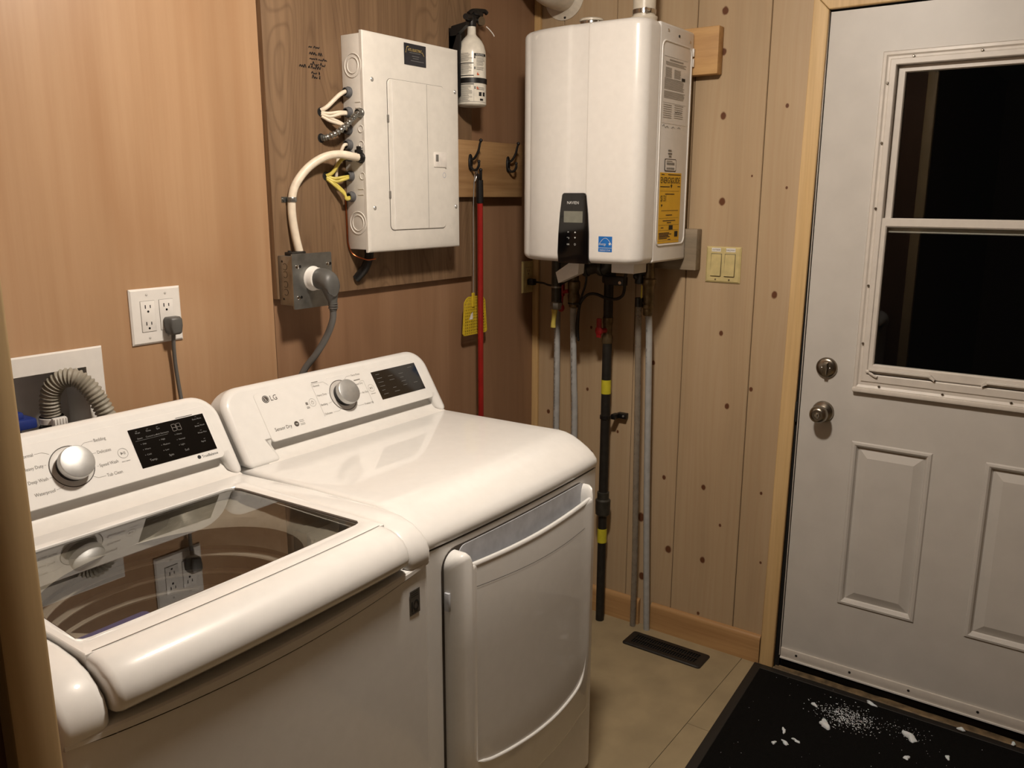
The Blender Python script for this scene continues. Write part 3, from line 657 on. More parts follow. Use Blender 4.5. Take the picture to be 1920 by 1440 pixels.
bm = nb(); stroke(bm, f2, [(-1.3925, .157), (-1.3925, .150), (-1.3885, .150)], .0011); annulus(bm, lambda a, b: f2(-1.3905+a, .153+b), .0068, .0076, 24); text(bm, 'wp', .0065, f2, -1.336, .0748, 'CENTER'); obj('logo_detail', bm, 'printw', con, flat=True, smooth=0)
bm = nb(); loft(bm, [[cm(x, s, e) for x, s in ((-1.0425, .0785), (-.8715, .0785), (-.8715, .1590), (-1.0425, .1590))] for e in (.0012, .0022)]); dsp = obj('display', bm, 'gloss', con, smooth=0)
fd = lambda x, y: cm(x, y, .0025)
bm = nb()
for i in range(4):
    for j in range(6):
        if random.random() < .8: x = -1.033+i*.042+random.random()*.004; y = .149-j*.0115; rect(bm, fd, x, x+.012+random.random()*.008, y, y+.0009)
obj('display_print', bm, 'printl', dsp, flat=True, smooth=0)
# door of the dryer
YD0, YD1 = -.757, -.787
def dfy(x, y): return y-bowf(x, DXC)
dl, drr = -1.436, -.892
def dip(t): # top edge between the horns (t 0..1)
    return .8285-.0105*math.sin(math.pi*t)
def ztop(x):
    if x < -1.406: return .828+.033*math.sqrt(max(0, 1-(1-(x-dl)/.030)**2))
    if x < -1.388: return .861-(.861-.8285)*(1-math.sqrt(max(0, 1-((x+1.406)/.018)**2)))
    if x < -.914: return dip((x+1.388)/.474)
    if x < -.900: return .8575-(.8575-.8285)*(1-math.sqrt(max(0, 1-((-.900-x)/.014)**2)))
    return .848+.0095*math.sqrt(max(0, 1-((x+.900)/.0081)**2))
def zbot(x): return .215+.05*abs(2*(x-dl)/(drr-dl)-1)**3
def yfront(x):
    d = min(x-dl, drr-x); T = YD0-YD1
    T += .008*math.sin(math.pi*min(1, max(0, (x-dl)/.065)))+.004*math.sin(math.pi*min(1, max(0, (drr-x)/.05)))
    return YD0-T*(math.sqrt(max(.0004, 1-(1-d/.022)**2)) if d < .022 else 1)
xs = sorted([dl+.065*(i/26)**1.4 for i in range(27)]+[lerp(dl+.065, -.93, i/24) for i in range(1, 25)]+[drr-.038*((18-i)/18)**1.4 for i in range(1, 19)]+[-1.3877, -1.3873, -.9147, -.9143])
bm = nb(); rings = []
for x in xs:
    yf, zt, zb = yfront(x), ztop(x), zbot(x); T = YD0-yf; B_ = bowf(x, DXC)
    top = [(yf, zt-.012), (yf+.08*T, zt-.004), (yf+.3*T, zt), (yf+.5*T, zt), (yf+.75*T, zt), (YD0, zt)]
    if -1.3875 < x < -.9145: top = [(yf, zt-.008), (yf+.001, zt-.002), (yf+.003, zt), (yf+.0075, zt), (yf+.009, zt-.036), (YD0, zt-.042)]
    rings.append([V((x, y-B_, z)) for y, z in [(YD0, zb), (yf+.3*T, zb), (yf+.08*T, zb+.004), (yf, zb+.012), (yf, lerp(zb, zt, .33)), (yf, lerp(zb, zt, .66))]+top])
loft(bm, rings)
dd = obj('door', bm, 'white', dy, smooth=50)
def bowpanel(bm, x0, x1, z0, z1, r, y, t):
    xs = [x0+r*(1-math.cos(i*math.pi/12)) for i in range(7)]; xs = xs+[lerp(x0+r, x1-r, i/16) for i in range(1, 16)]+[x1-(q-x0) for q in xs[::-1]]
    rr = []
    for x in xs:
        d = min(x-x0, x1-x); e = r-math.sqrt(max(0, r*r-(r-d)**2)) if d < r else 0
        rr.append([V((x, yy-bowf(x, DXC), z)) for yy, z in ((y, z0+e), (y-t, z0+e), (y-t, z1-e), (y, z1-e))])
    loft(bm, rr)
bm = nb(); bowpanel(bm, dl-.005, drr+.005, .21, .866, .042, -.7550, .0012); obj('door_gap', bm, 'seam', dd)
bm = nb(); bowpanel(bm, -1.392, -.899, .775, .8625, .020, -.7560, .0018); obj('handle_pocket', bm, 'pocket', dd)
bm = nb(); xs = [lerp(-1.388, -.911, i/24) for i in range(25)]
loft(bm, [[V((x, dfy(x, y), dip(min(1, max(0, (x+1.388)/.474)))+dz)) for y, dz in ((YD1-.0005, -.006), (YD1-.0015, -.001), (YD1+.001, .0022), (YD1+.0075, .0018), (YD1+.0085, -.006))] for x in xs]); obj('handle_bar', bm, 'white', dd, smooth=50)
fdp = lambda x, z: V((x, dfy(x, YD1)-.0007, z))
bm = nb(); stroke(bm, fdp, [(-1.389, .812), (-1.391, .792), (-1.387, .782), (-1.379, .778)]+[(lerp(-1.37, -.905, t/14), .7765-.026*math.sin(math.pi*.5*t/14*1.35)+.012*(t/14)**3) for t in range(15)], .0011); obj('handle_plate_seam', bm, 'seam', dd, flat=True)
# embossed lower contour
path = [(-1.372, .372), (-1.352, .362), (-1.32, .351), (-1.25, .336), (-1.155, .3225), (-1.07, .3195), (-1.0, .328), (-.955, .343), (-.933, .375), (-.9255, .43), (-.9235, .50), (-.9225, .58)]
bm = nb(); tube(bm, [(x, dfy(x, YD1)-.0004, z) for x, z in path], .0045, 8, 6, rf=lambda i, n: .0046*min(1, (i+1)/6, (n-i)/25+.05)); obj('embossed_contour', bm, 'white', dd, smooth=60)
bm = nb(); box(bm, dl-.003, dl+.003, -.776, -.764, .742, .781, .001); obj('hinge_tab', bm, 'pocket', dd)

# ================================================================== THINGS ON THE BACK WALL
# laundry supply box
lb = thing('laundry_box', 'white recessed laundry supply box in the wall behind the washer', 'supply box', (-1.83, 0, .95))
bm = nb()
rin = (HX0, HX1, HZ0, HZ1); rout = (-1.985, -1.6745, .945, 1.2345)
def xr(r, y, c=0): return [V((r[0]-c, y, r[2]-c)), V((r[1]+c, y, r[2]-c)), V((r[1]+c, y, r[3]+c)), V((r[0]-c, y, r[3]+c))]
loft(bm, [xr(rout, -.0005), xr(rout, -.004), xr((rout[0]+.003, rout[1]-.003, rout[2]+.003, rout[3]-.003), -.007), xr(rin, -.006), xr((rin[0]+.001, rin[1]-.001, rin[2]+.001, rin[3]-.001), 0), xr((rin[0]+.001, rin[1]-.001, rin[2]+.001, rin[3]-.001), .088)], cap=False)
vs = xr((rin[0]+.001, rin[1]-.001, rin[2]+.001, rin[3]-.001), .088); poly(bm, vs); obj('box_shell', bm, 'whitep', lb, smooth=20)
bm = nb(); lathe(bm, [(.030, .99), (.030, 1.055), (.026, 1.06), (.0265, 1.075), (.0235, 1.078), (.0235, 1.098)], (-1.785, .018, 0), (0, 0, 1), 24); obj('standpipe', bm, 'black', lb)
bm = nb(); lathe(bm, [(.0245, 0), (.0255, .001), (.0255, .012), (.0245, .013)], (-1.785, .018, 1.083), (0, 0, 1), 24); box(bm, -1.80, -1.77, -.018, -.007, 1.079, 1.099, .003)
for i in range(5): box(bm, -1.798+i*.006, -1.795+i*.006, -.020, -.017, 1.081, 1.097, .0008)
obj('hose_clamp', bm, 'whitep', lb)
bm = nb(); cyl(bm, (-1.855, .03, .99), (-1.855, .03, 1.085), .011); box(bm, -1.885, -1.822, .0, .05, 1.082, 1.104, .005); box(bm, -1.868, -1.842, .01, .04, 1.10, 1.118, .005); obj('valve_lever', bm, 'blue', lb, label='blue shut-off valve lever')
bm = nb(); tube(bm, [(-1.785, .018, 1.085), (-1.787, .016, 1.115), (-1.785, .008, 1.150), (-1.772, -.008, 1.175), (-1.752, -.026, 1.180), (-1.732, -.040, 1.160), (-1.716, -.050, 1.125), (-1.705, -.055, 1.085), (-1.700, -.056, 1.02), (-1.700, -.056, .90)], .018, 18, 18,
                  rf=lambda i, n: .0185+.0022*math.sin(i*2*math.pi/4.2))
single('drain_hose', bm, 'hose', 'grey corrugated drain hose arching out of the laundry box', 'hose', (-1.785, .018, 1.085), smooth=70)
# wall outlet
ot = thing('wall_outlet', 'white double outlet plate with four sockets above the washer', 'outlet', (-1.539, 0, 1.2218))
ox0, oz0 = -1.6018, 1.2218; S = .1259
def plate(bm, x0, x1, z0, z1, y0, t, e=.004):
    loft(bm, [[V((x0, y0, z0)), V((x1, y0, z0)), V((x1, y0, z1)), V((x0, y0, z1))], [V((x0, y0-t*.5, z0)), V((x1, y0-t*.5, z0)), V((x1, y0-t*.5, z1)), V((x0, y0-t*.5, z1))], [V((x0+e, y0-t, z0+e)), V((x1-e, y0-t, z0+e)), V((x1-e, y0-t, z1-e)), V((x0+e, y0-t, z1-e))]])
bm = nb(); plate(bm, ox0, ox0+S, oz0, oz0+S, 0, .006); obj('cover_plate', bm, 'whitep', ot, smooth=20)
def sockets(xc, zc, y, par, mat_='whitep'):
    b = nb(); box(b, xc-.0172, xc+.0172, y-.0015, y+.001, zc-.0345, zc+.0345, .0005); bl = obj('receptacle', b, mat_, par)
    b = nb(); nested_xz = [(-.0178, .0178, -.0351, .0351)]
    box(b, xc-.0178, xc+.0178, y-.0003, y+.001, zc-.0351, zc+.0351); obj('receptacle_gap', b, 'printg', par)
    for dz in (.0185, -.0195):
        b = nb(); box(b, xc-.0072, xc-.0050, y-.0019, y-.001, zc+dz-.0005, zc+dz+.0075); box(b, xc+.0050, xc+.0070, y-.0019, y-.001, zc+dz, zc+dz+.0068)
        lathe(b, [(.0026, 0), (.0026, .0009)], (xc, y-.001, zc+dz-.0075), (0, -1, 0), 12); o = obj('slots', b, 'black', bl); o['kind'] = 'stuff'
sockets(ox0+.0415, oz0+.0635, -.006, ot); sockets(ox0+.0875, oz0+.0635, -.006, ot)
for x in (ox0+.0415, ox0+.0875):
    for z in (oz0+.0145, oz0+.1125):
        b = nb(); lathe(b, [(.0028, 0), (.0028, .0008), (.0015, .0014)], (x, -.006, z), (0, -1, 0), 12); obj('screw', b, 'knobbase', ot)
pc = thing('washer_power_cord', 'grey plug and cord in the white outlet above the washer', 'power cord', (-1.5095, -.02, 1.0))
bm = nb(); xc, zt = ox0+.092, oz0+.0585
prf = [(-.0125, -.0), (.0125, 0), (.016, -.004), (.0165, -.02), (.013, -.038), (.009, -.041), (-.009, -.041), (-.013, -.038), (-.0165, -.02), (-.016, -.004)]
loft(bm, [[V((xc+x*s, y, zt-.0205+(z+.0205)*s)) for x, z in prf] for y, s in ((-.0078, .93), (-.013, 1), (-.030, 1), (-.036, .9), (-.038, .7))]); obj('plug', bm, 'plugg', pc, smooth=50)
bm = nb(); tube(bm, [(xc, -.020, zt-.036), (xc-.001, -.018, zt-.06), (xc+.001, -.014, zt-.10), (xc+.003, -.016, zt-.15), (xc+.004, -.03, zt-.25), (xc+.004, -.045, zt-.36)], .0046, 10); obj('cord', bm, 'grey', pc)

# plywood backing board
bk = single('backing_board', box(nb(), -1.2061, -.392, -.018, -.0003, 1.2898, CEIL-.004, .0012, 1), 'backing', 'dark fir plywood backing board behind the electrical panel', 'board', (-.8, -.009, 1.2898))
# handwriting on the board: short dark scribbled words in rows
def scribble(bm, x, z, wd, h=.010, tail=0):
    n = max(3, int(wd/.0035)); pts = []
    for i in range(n+1): pts.append((x+wd*i/n, z+(h*(.15+.85*random.random()) if i % 2 else -h*.1*random.random())))
    if tail: pts.append((x+wd+.003, z-h*.6))
    stroke(bm, lambda a, b: V((a, -.0184, b)), pts, .0030)
bm = nb()
for z, ws in ((1.922, [(-1.0625, .011), (-1.046, .020)]), (1.9055, [(-1.061, .025), (-1.0315, .014)]), (1.894, [(-1.061, .020), (-1.038, .002), (-1.0315, .029)]), (1.8805, [(-1.060, .015), (-1.0425, .012), (-1.0265, .018)]), (1.8715, [(-1.096, .022), (-1.066, .004), (-1.058, .034)]), (1.859, [(-1.057, .019), (-1.031, .002)]), (1.848, [(-1.055, .018), (-1.0305, .002)])):
    for x, wd in ws: scribble(bm, x, z, wd, .0085)
obj('handwriting', bm, 'ink', bk, flat=True, smooth=0, label='small black handwritten notes')
for x, z in ((-1.0305, 1.766), (-1.0335, 1.700), (-1.0225, 1.603)):
    b = nb(); lathe(b, [(.012, .0), (.012, .0006)], (x, -.018, z), (0, -1, 0), 14); obj('cable_hole', b, 'gasket', bk)

# electrical panel
ep = thing('electrical_panel', 'white surface-mounted breaker panel with a hinged door', 'electrical panel', (-.755, -.018, 1.40))
bx0, bx1, bz0, bz1, by1 = -.951, -.562, 1.407, 1.966, -.0915
bm = nb(); box(bm, bx0, bx1, by1, -.0185, bz0, bz1, .002); bxo = obj('enclosure', bm, 'whitem', ep)
cx0, cx1, cz0, cz1 = -.9515, -.5575, 1.3995, 1.9727
bm = nb()
def rxz(a, y): return [V((a[0], y, a[2])), V((a[1], y, a[2])), V((a[1], y, a[3])), V((a[0], y, a[3]))]
def shr(a, e): return (a[0]+e, a[1]-e, a[2]+e, a[3]-e)
C0 = (cx0, cx1, cz0, cz1)
loft(bm, [rxz(C0, by1+.004), rxz(C0, by1-.004), rxz(shr(C0, .003), -.098), rxz(shr(C0, .012), -.1005), rxz(shr(C0, .05), -.1015)]); cv = obj('cover', bm, 'whitem', ep, smooth=20)
# hinged door with rounded outline
bm = nb(); oo = rrect(-.868, -.629, 1.4575, 1.862, .014)
mid = ((-.868-.629)/2, 1.66)
loft(bm, [[V((x, -.1012, z)) for x, z in oo], [V((x, -.1028, z)) for x, z in oo]]); obj('door_groove', bm, 'seam', cv)
bm = nb(); oo = rrect(-.8672, -.6298, 1.4583, 1.8612, .0135)
loft(bm, [[V((x, -.1012, z)) for x, z in oo], [V((x, -.1036, z)) for x, z in oo], [V((lerp(x, mid[0], .012), -.1048, lerp(z, mid[1], .008))) for x, z in oo]]); pdoor = obj('panel_door', bm, 'whitem', cv, smooth=25)
bm = nb(); box(bm, -.8525, -.8505, -.1062, -.1045, 1.459, 1.858); obj('door_ridge', bm, 'whitep', pdoor)
bm = nb(); box(bm, -.7090, -.7082, -.1052, -.1045, 1.460, 1.860); obj('door_line', bm, 'printg', pdoor)
for z in (1.757, 1.555):
    b = nb(); box(b, -.8705, -.8660, -.1065, -.101, z-.010, z+.010, .001); obj('hinge', b, 'printg', pdoor)
bm = nb(); box(bm, -.6825, -.6265, -.1075, -.104, 1.6345, 1.6765, .001); la = obj('latch', bm, 'paper', pdoor, label='cream slide latch')
bm = nb(); box(bm, -.676, -.664, -.1079, -.107, 1.650, 1.670, .0003); obj('latch_slot', bm, 'printg', la)
bm = nb(); annulus(bm, lambda a, b: V((-.636+a, -.1051, 1.612+b)), .006, .008, 20); obj('knockout_ring', bm, 'pocket', pdoor, flat=True)
for x, z in ((-.922, 1.853), (-.926, 1.5195), (-.578, 1.5205), (-.577, 1.853)):
    b = nb(); lathe(b, [(.006, 0), (.006, .001), (.004, .003), (0, .0032)], (x, -.1002, z), (0, -1, 0), 14); obj('cover_screw', b, 'silver', cv)
fp_ = lambda x, z: V((x, -.1024, z)); fq = lambda x, z: V((x, -.1028, z))
bm = nb(); rect(bm, fp_, -.7965, -.706, 1.9055, 1.962); stkr = obj('electrician_sticker', bm, 'sticker', cv, flat=True, smooth=0, label='dark sticker with gold lettering')
bm = nb(); text(bm, 'ATL ELECTRIC', .0098, fq, -.752, 1.9425, 'CENTER', wx=.92); stroke(bm, fq, [(-.7905, 1.9365), (-.7845, 1.953), (-.7775, 1.9535)], .0012); stroke(bm, fq, [(-.7225, 1.9445), (-.7145, 1.9345)], .0012)
obj('sticker_lettering', bm, 'gold', stkr, flat=True, smooth=0)
bm = nb()
for z, a, b_ in ((1.9385, -.775, -.730), (1.930, -.765, -.735), (1.9245, -.762, -.738), (1.918, -.770, -.716)): rect(bm, fq, a, b_, z-.0006, z+.0006)
obj('sticker_lines', bm, 'printl', stkr, flat=True, smooth=0)
# knockouts and bushings on the left side of the enclosure
fk = lambda c: (lambda a, b: V((bx0-.0009, c[0]+a, c[1]+b)))
for c, r in (((-.060, 1.8876), .030), ((-.060, 1.8876), .020), ((-.060, 1.4791), .030), ((-.060, 1.4791), .021), ((-.083, 1.726), .009), ((-.083, 1.686), .009), ((-.083, 1.604), .009)):
    b = nb(); tube(b, [(bx0-.0002, c[0]+r*math.cos(t*math.pi/12), c[1]+r*math.sin(t*math.pi/12)) for t in range(25)], .0016 if r > .01 else .0013, 6, 2); obj('knockout', b, 'whitem', bxo, smooth=60)
for z in (1.795, 1.78, 1.57, 1.555):
    b = nb(); box(b, bx0-.0012, bx0, -.085, -.066, z-.001, z+.001); obj('side_rib', b, 'whitem', bxo)
KP = dict(k1=(-.0422, 1.8211), k2=(-.0413, 1.7695), k2b=(-.0850, 1.7658), k3=(-.0380, 1.7257), k4=(-.0380, 1.6856), k5=(-.0391, 1.6562), k5b=(-.0815, 1.6511), k6=(-.0390, 1.6043), k7=(-.0415, 1.549))
for k, (y, z) in KP.items():
    b = nb(); big = .0145 if k not in ('k2b',) else .013
    lathe(b, [(big, 0), (big, .004), (big*.86, .006), (big*.82, .014), (big*.66, .015), (big*.64, .004), (0, .004)], (bx0, y, z), (-1, 0, 0), 20)
    obj('cable_bushing', b, 'bush' if k not in ('k2b', 'k5b') else ('galv' if k == 'k2b' else 'black'), bxo)
b = nb(); box(b, bx0-.02, bx0, -.088, -.075, 1.661, 1.672, .002); box(b, bx0-.016, bx0-.004, -.086, -.078, 1.670, 1.681, .002); obj('clamp_screw', b, 'black', bxo)
# cables
def cable(name, label, pts, r, mat_, k=8, rf=None, group=None, n=10):
    b = nb(); tube(b, pts, r, n, k, rf); return single(name, b, mat_, label, 'cable', pts[0], group, smooth=60)
h1 = V((-1.0305, -.019, 1.766)); X = bx0-.008
def kp(k, dz=0): return V((X, KP[k][0], KP[k][1]+dz))
cable('white_cable', 'white cable entering the topmost bushing of the breaker panel', [h1+V((0, 0, .004)), h1+V((.012, -.012, .014)), h1.lerp(kp('k1'), .6)+V((0, -.008, .010)), kp('k1')-V((.006, 0, 0)), kp('k1')+V((.006, 0, 0))], .0056, 'cable')
for i, (dy, l) in enumerate(((0, 'upper'), (-.0085, 'lower'))):
    d = V((0, dy*.4, dy))
    cable('white_cable', 'white cable, %s of the level pair entering the second bushing' % l, [h1+d*.6+V((0, 0, -.001)), h1+d+V((.015, -.014, -.003)), kp('k2')+d*.6+V((-.03, -.004, -.002)), kp('k2')+d*.4+V((.006, 0, 0))], .0042, 'cable')
    cable('white_cable', 'white cable, %s of the pair slanting down behind the metal conduit' % l, [h1+d*.6+V((0, 0, -.006)), h1+d+V((.014, -.014, -.014)), kp('k3')+d*.6+V((-.028, -.008, .014)), kp('k3')+d*.4+V((.006, 0, 0))], .0042, 'cable')
cable('metal_conduit', 'short flexible metal conduit entering the breaker panel', [(-1.0335, -.019, 1.700), (-1.026, -.034, 1.702), (-1.005, -.058, 1.718), (-.982, -.076, 1.744), (-.966, -.084, 1.762), (-.949, -.085, 1.7658)], .0075, 'galv', 14, lambda i, n: .0072+.0016*math.sin(i*2*math.pi/3.6), n=14)
cable('white_cable', 'thin white cable looping down from the bushing above the thick cable', [kp('k4')+V((.006, 0, 0)), kp('k4')+V((-.015, -.004, -.001)), (-.983, -.038, 1.668), (-.991, -.03, 1.640), (-.990, -.024, 1.61), (-.988, -.019, 1.595)], .0045, 'cable')
cable('thick_white_cable', 'thick white cable arching from the panel down to the metal box', [(-.944, -.0815, 1.6511), (-.975, -.080, 1.653), (-1.02, -.066, 1.658), (-1.062, -.052, 1.648), (-1.105, -.040, 1.620), (-1.138, -.031, 1.580), (-1.152, -.0295, 1.542), (-1.154, -.030, 1.50), (-1.150, -.034, 1.45), (-1.145, -.040, 1.409)], .0108, 'cable')
b = nb(); box(b, -1.176, -1.138, -.0195, -.018, 1.535, 1.549); lathe(b, [(.0122, -.006), (.0128, -.005), (.0128, .005), (.0122, .006)], (-1.1525, -.030, 1.542), (0, 0, 1), 18); lathe(b, [(.0035, 0), (.0035, .003)], (-1.171, -.0195, 1.542), (0, -1, 0), 10)
single('cable_strap', b, 'galv', 'small metal strap holding the thick white cable', 'cable strap', (-1.155, -.019, 1.535))
h2 = V((-1.0215, -.019, 1.603))
cable('yellow_cable', 'yellow cable rising to the bushing under the thick white cable', [h2, h2+V((.012, -.012, .010)), kp('k5')+V((-.03, -.006, -.010)), kp('k5')+V((.006, 0, -.002))], .0050, 'cabley')
for i, (dy, l) in enumerate(((0, 'upper'), (-.008, 'lower'))):
    d = V((0, dy*.4, dy))
    cable('yellow_cable', 'yellow cable, %s of the nearly level pair' % l, [h2+d*.5, h2+d+V((.016, -.014, -.006)), kp('k6')+d*.8+V((-.028, -.006, -.004)), kp('k6')+d*.3+V((.006, 0, 0))], .0040, 'cabley')
    cable('yellow_cable', 'yellow cable, %s of the pair sagging to the lowest bushing' % l, [h2+d*.5+V((0, 0, -.004)), h2+d+V((.010, -.012, -.014)), h2.lerp(kp('k7'), .6)+d+V((0, -.010, -.008)), kp('k7')+d*.6+V((-.02, -.004, -.002)), kp('k7')+d*.3+V((.006, 0, 0))], .0040, 'cabley')
cable('black_cable', 'thick black cable leaving the bottom of the breaker panel', [(-.905, -.052, 1.409), (-.906, -.050, 1.38), (-.914, -.040, 1.350), (-.924, -.024, 1.328), (-.928, -.0185, 1.322)], .0125, 'black')
cable('ground_wire', 'bare copper wire curling under the breaker panel', [(-.958, -.0215, 1.56), (-.9565, -.0215, 1.47), (-.9545, -.0215, 1.42), (-.944, -.030, 1.392), (-.925, -.060, 1.378), (-.903, -.075, 1.380)], .0022, 'copper', n=6)
# dryer receptacle box
rb = thing('dryer_outlet', 'galvanised metal outlet box under the thick white cable', 'outlet', (-1.14, -.018, 1.268))
bm = nb(); box(bm, -1.199, -1.085, -.076, -.0183, 1.276, 1.402, .002); bo = obj('box_body', bm, 'galv', rb)
b = nb()
for z in (1.31, 1.33, 1.355, 1.375): tube(b, [(-1.1992, -.045+.008*math.cos(t*math.pi/8), z+.008*math.sin(t*math.pi/8)) for t in range(2, 15)], .0006, 5, 2)
for z in (1.292, 1.388): lathe(b, [(.003, 0), (.003, .0006)], (-1.199, -.035, z), (-1, 0, 0), 10)
obj('box_knockouts', b, 'iron', bo)
bm = nb(); oo = rrect(-1.205, -1.073, 1.268, 1.408, .004); loft(bm, [[V((x, -.0765, z)) for x, z in oo], [V((x, -.0805, z)) for x, z in oo]]); pl_ = obj('face_plate', bm, 'galv', rb)
for x, z in ((-1.190, 1.375), (-1.190, 1.297), (-1.088, 1.377)):
    b = nb(); lathe(b, [(.0055, 0), (.005, .002), (.002, .0032)], (x, -.0805, z), (0, -1, 0), 12); obj('screw', b, 'chrome', pl_)
    b = nb(); lathe(b, [(.004, 0), (.004, .0004)], (x+.010, -.0805, z+.001), (0, -1, 0), 10); obj('screw_slot', b, 'black', pl_)
bm = nb(); lathe(bm, [(.032, 0), (.030, .004), (.0285, .006), (.0285, .0195), (.027, .0215), (.02, .022)], (-1.138, -.0805, 1.343), (0, -1, 0), 32); obj('receptacle_ring', bm, 'whitep', rb)
b = nb(); box(b, -1.186, -1.150, -.060, -.030, 1.402, 1.411, .002); lathe(b, [(.017, 0), (.017, .008), (.014, .010)], (-1.146, -.040, 1.402), (0, 0, 1), 18); lathe(b, [(.004, 0), (.004, .006)], (-1.182, -.045, 1.409), (0, 0, 1), 8); obj('cable_clamp', b, 'iron', rb)
dc = thing('dryer_power_cord', 'thick grey right-angle plug and cord in the metal outlet box', 'power cord', (-1.12, -.10, 1.0))
bm = nb()
secs = []
for t, (y, z, rx, rz) in enumerate(((-.1015, 1.343, .0275, .0275), (-.116, 1.343, .0275, .0275), (-.128, 1.341, .0275, .0275), (-.142, 1.335, .026, .0275), (-.151, 1.327, .022, .026), (-.154, 1.321, .015, .02))):
    secs.append([V((-1.134+rx*math.cos(2*math.pi*i/24), y, z+rz*math.sin(2*math.pi*i/24))) for i in range(24)])
loft(bm, secs)
loft(bm, [[V((-1.1300+dx_+rx*math.cos(2*math.pi*i/20), -.135+ry*math.sin(2*math.pi*i/20), z)) for i in range(20)] for z, rx, ry, dx_ in ((1.338, .0265, .018, -.003), (1.318, .0245, .0175, -.001), (1.299, .0175, .014, .002), (1.285, .0125, .011, .005), (1.270, .0115, .010, .006), (1.262, .010, .009, .006))])
obj('plug', bm, 'plugg', dc, smooth=50)
b = nb()
for z in (1.281, 1.275, 1.269): lathe(b, [(.0126, -.0012), (.0126, .0012)], (-1.1240, -.135, z), (0, 0, 1), 16)
obj('strain_relief', b, 'grey', dc)
bm = nb(); tube(bm, [(-1.1240, -.135, 1.268), (-1.124, -.130, 1.235), (-1.128, -.108, 1.19), (-1.145, -.085, 1.145), (-1.166, -.062, 1.105), (-1.18, -.05, 1.06), (-1.19, -.045, .98), (-1.19, -.045, .85)], .0088, 12); obj('cord', bm, 'grey', dc)

# fire extinguisher
fe = thing('fire_extinguisher', 'small white fire extinguisher with a black strap on the wall', 'fire extinguisher', (-.4555, -.078, 1.8226)); EC = V((-.4545, -.0690, 0)); ER = .0440
bm = nb(); lathe(bm, [(.034, 1.8226), (.040, 1.8235), (ER, 1.828), (ER, 1.972), (.0428, 1.984), (.0385, 2.000), (.032, 2.013), (.0235, 2.023), (.0165, 2.029), (.0135, 2.034), (.0125, 2.060), (0.001, 2.061)], EC, (0, 0, 1), 40); cy = obj('cylinder', bm, 'extw', fe, smooth=40)
AX = math.atan2(CAM.y-EC.y, CAM.x-EC.x)
def fc(e): return lambda a, z: V((EC.x+(ER+e)*math.cos(AX+a*.7/ER), EC.y+(ER+e)*math.sin(AX+a*.7/ER), z))
bm = nb(); f = fc(.0006)
def crect(bm, f, a0, a1, z0, z1):
    n = max(1, int((a1-a0)/.008)+1)
    for i in range(n): rect(bm, f, lerp(a0, a1, i/n), lerp(a0, a1, (i+1)/n), z0, z1)
for z in (1.9455, 1.910, 1.885): crect(bm, f, -.075, -.004+.012, z-.0012, z+.0012)
crect(bm, f, .010, .075, 1.9665, 1.974)
for z in (1.962, 1.931, 1.899, 1.874): crect(bm, f, .010, .016, z-.003, z+.004)
for a in (.031, .052): crect(bm, f, a, a+.014, 1.851, 1.8625)
crect(bm, f, .036, .054, 1.8375, 1.8435)
obj('label_print', bm, 'print', cy, flat=True, smooth=0)
bm = nb()
def lines(bm, f, a0, a1, z0, z1, st=.0036):
    z = z1
    while z > z0: crect(bm, f, a0, a1-random.random()*(a1-a0)*.3, z-.0006, z+.0006); z -= st
lines(bm, f, -.07, .004, 1.949, 1.974); lines(bm, f, -.07, .004, 1.914, 1.942); lines(bm, f, -.07, .004, 1.836, 1.880)
for z0, z1 in ((1.952, 1.963), (1.938, 1.950), (1.927, 1.934), (1.890, 1.902), (1.866, 1.876)): lines(bm, f, .020, .066, z0, z1, .0034)
crect(bm, f, .0075, .0082, 1.834, 1.975); crect(bm, f, -.075, .07, 1.8335, 1.8343)
obj('small_print', bm, 'printg', cy, flat=True, smooth=0)
bm = nb(); text(bm, 'INSTRUCTIONS', .0066, fc(.0010), .018, 1.968, wx=.9)
for s, z in (('1', 1.9607), ('2', 1.9297), ('3', 1.8977), ('4', 1.8727)): text(bm, s, .006, fc(.0010), .0113, z)
obj('label_lettering', bm, 'printw', cy, flat=True, smooth=0)
bm = nb()
for a, z in ((.022, 1.911), (.020, 1.8705)): poly(bm, [f(a, z), f(a+.012, z), f(a+.009, z+.004), f(a+.007, z+.003), f(a+.004, z+.009), f(a+.001, z+.006)])
obj('flame_print', bm, 'orange', cy, flat=True, smooth=0)
bm = nb(); lathe(bm, [(ER+.0005, 1.8885), (ER+.0025, 1.889), (ER+.0025, 1.9035), (ER+.0005, 1.904)], EC, (0, 0, 1), 40, cap=False); obj('strap', bm, 'black', fe)
bm = nb(); prism(bm, [(-.0185, 2.035), (-.0185, 1.96), (-.05, 2.03), (-.085, 2.052), (-.085, 2.062), (-.03, 2.055)], lambda y, z: V((-.503, y, z)), lambda y, z: V((-.488, y, z))); box(bm, -.503, -.492, -.060, -.0185, 1.85, 2.03, .003); box(bm, -.503, -.43, -.023, -.0185, 1.85, 2.05)
obj('bracket', bm, 'black', fe)
bm = nb(); lathe(bm, [(.0145, 2.056), (.0155, 2.060), (.0155, 2.082), (.012, 2.086)], EC, (0, 0, 1), 20); box(bm, -.474, -.430, -.082, -.058, 2.070, 2.092, .004)
cyl(bm, (-.478, -.08, 2.078), (-.512, -.092, 2.074), .009, .0085); tube(bm, [(-.480, -.078, 2.088), (-.46, -.078, 2.099), (-.43, -.079, 2.104), (-.405, -.082, 2.106), (-.396, -.083, 2.102)], .0068, 10); box(bm, -.46, -.415, -.086, -.070, 2.088, 2.102, .004)
vh = obj('valve_head', bm, 'black', fe)
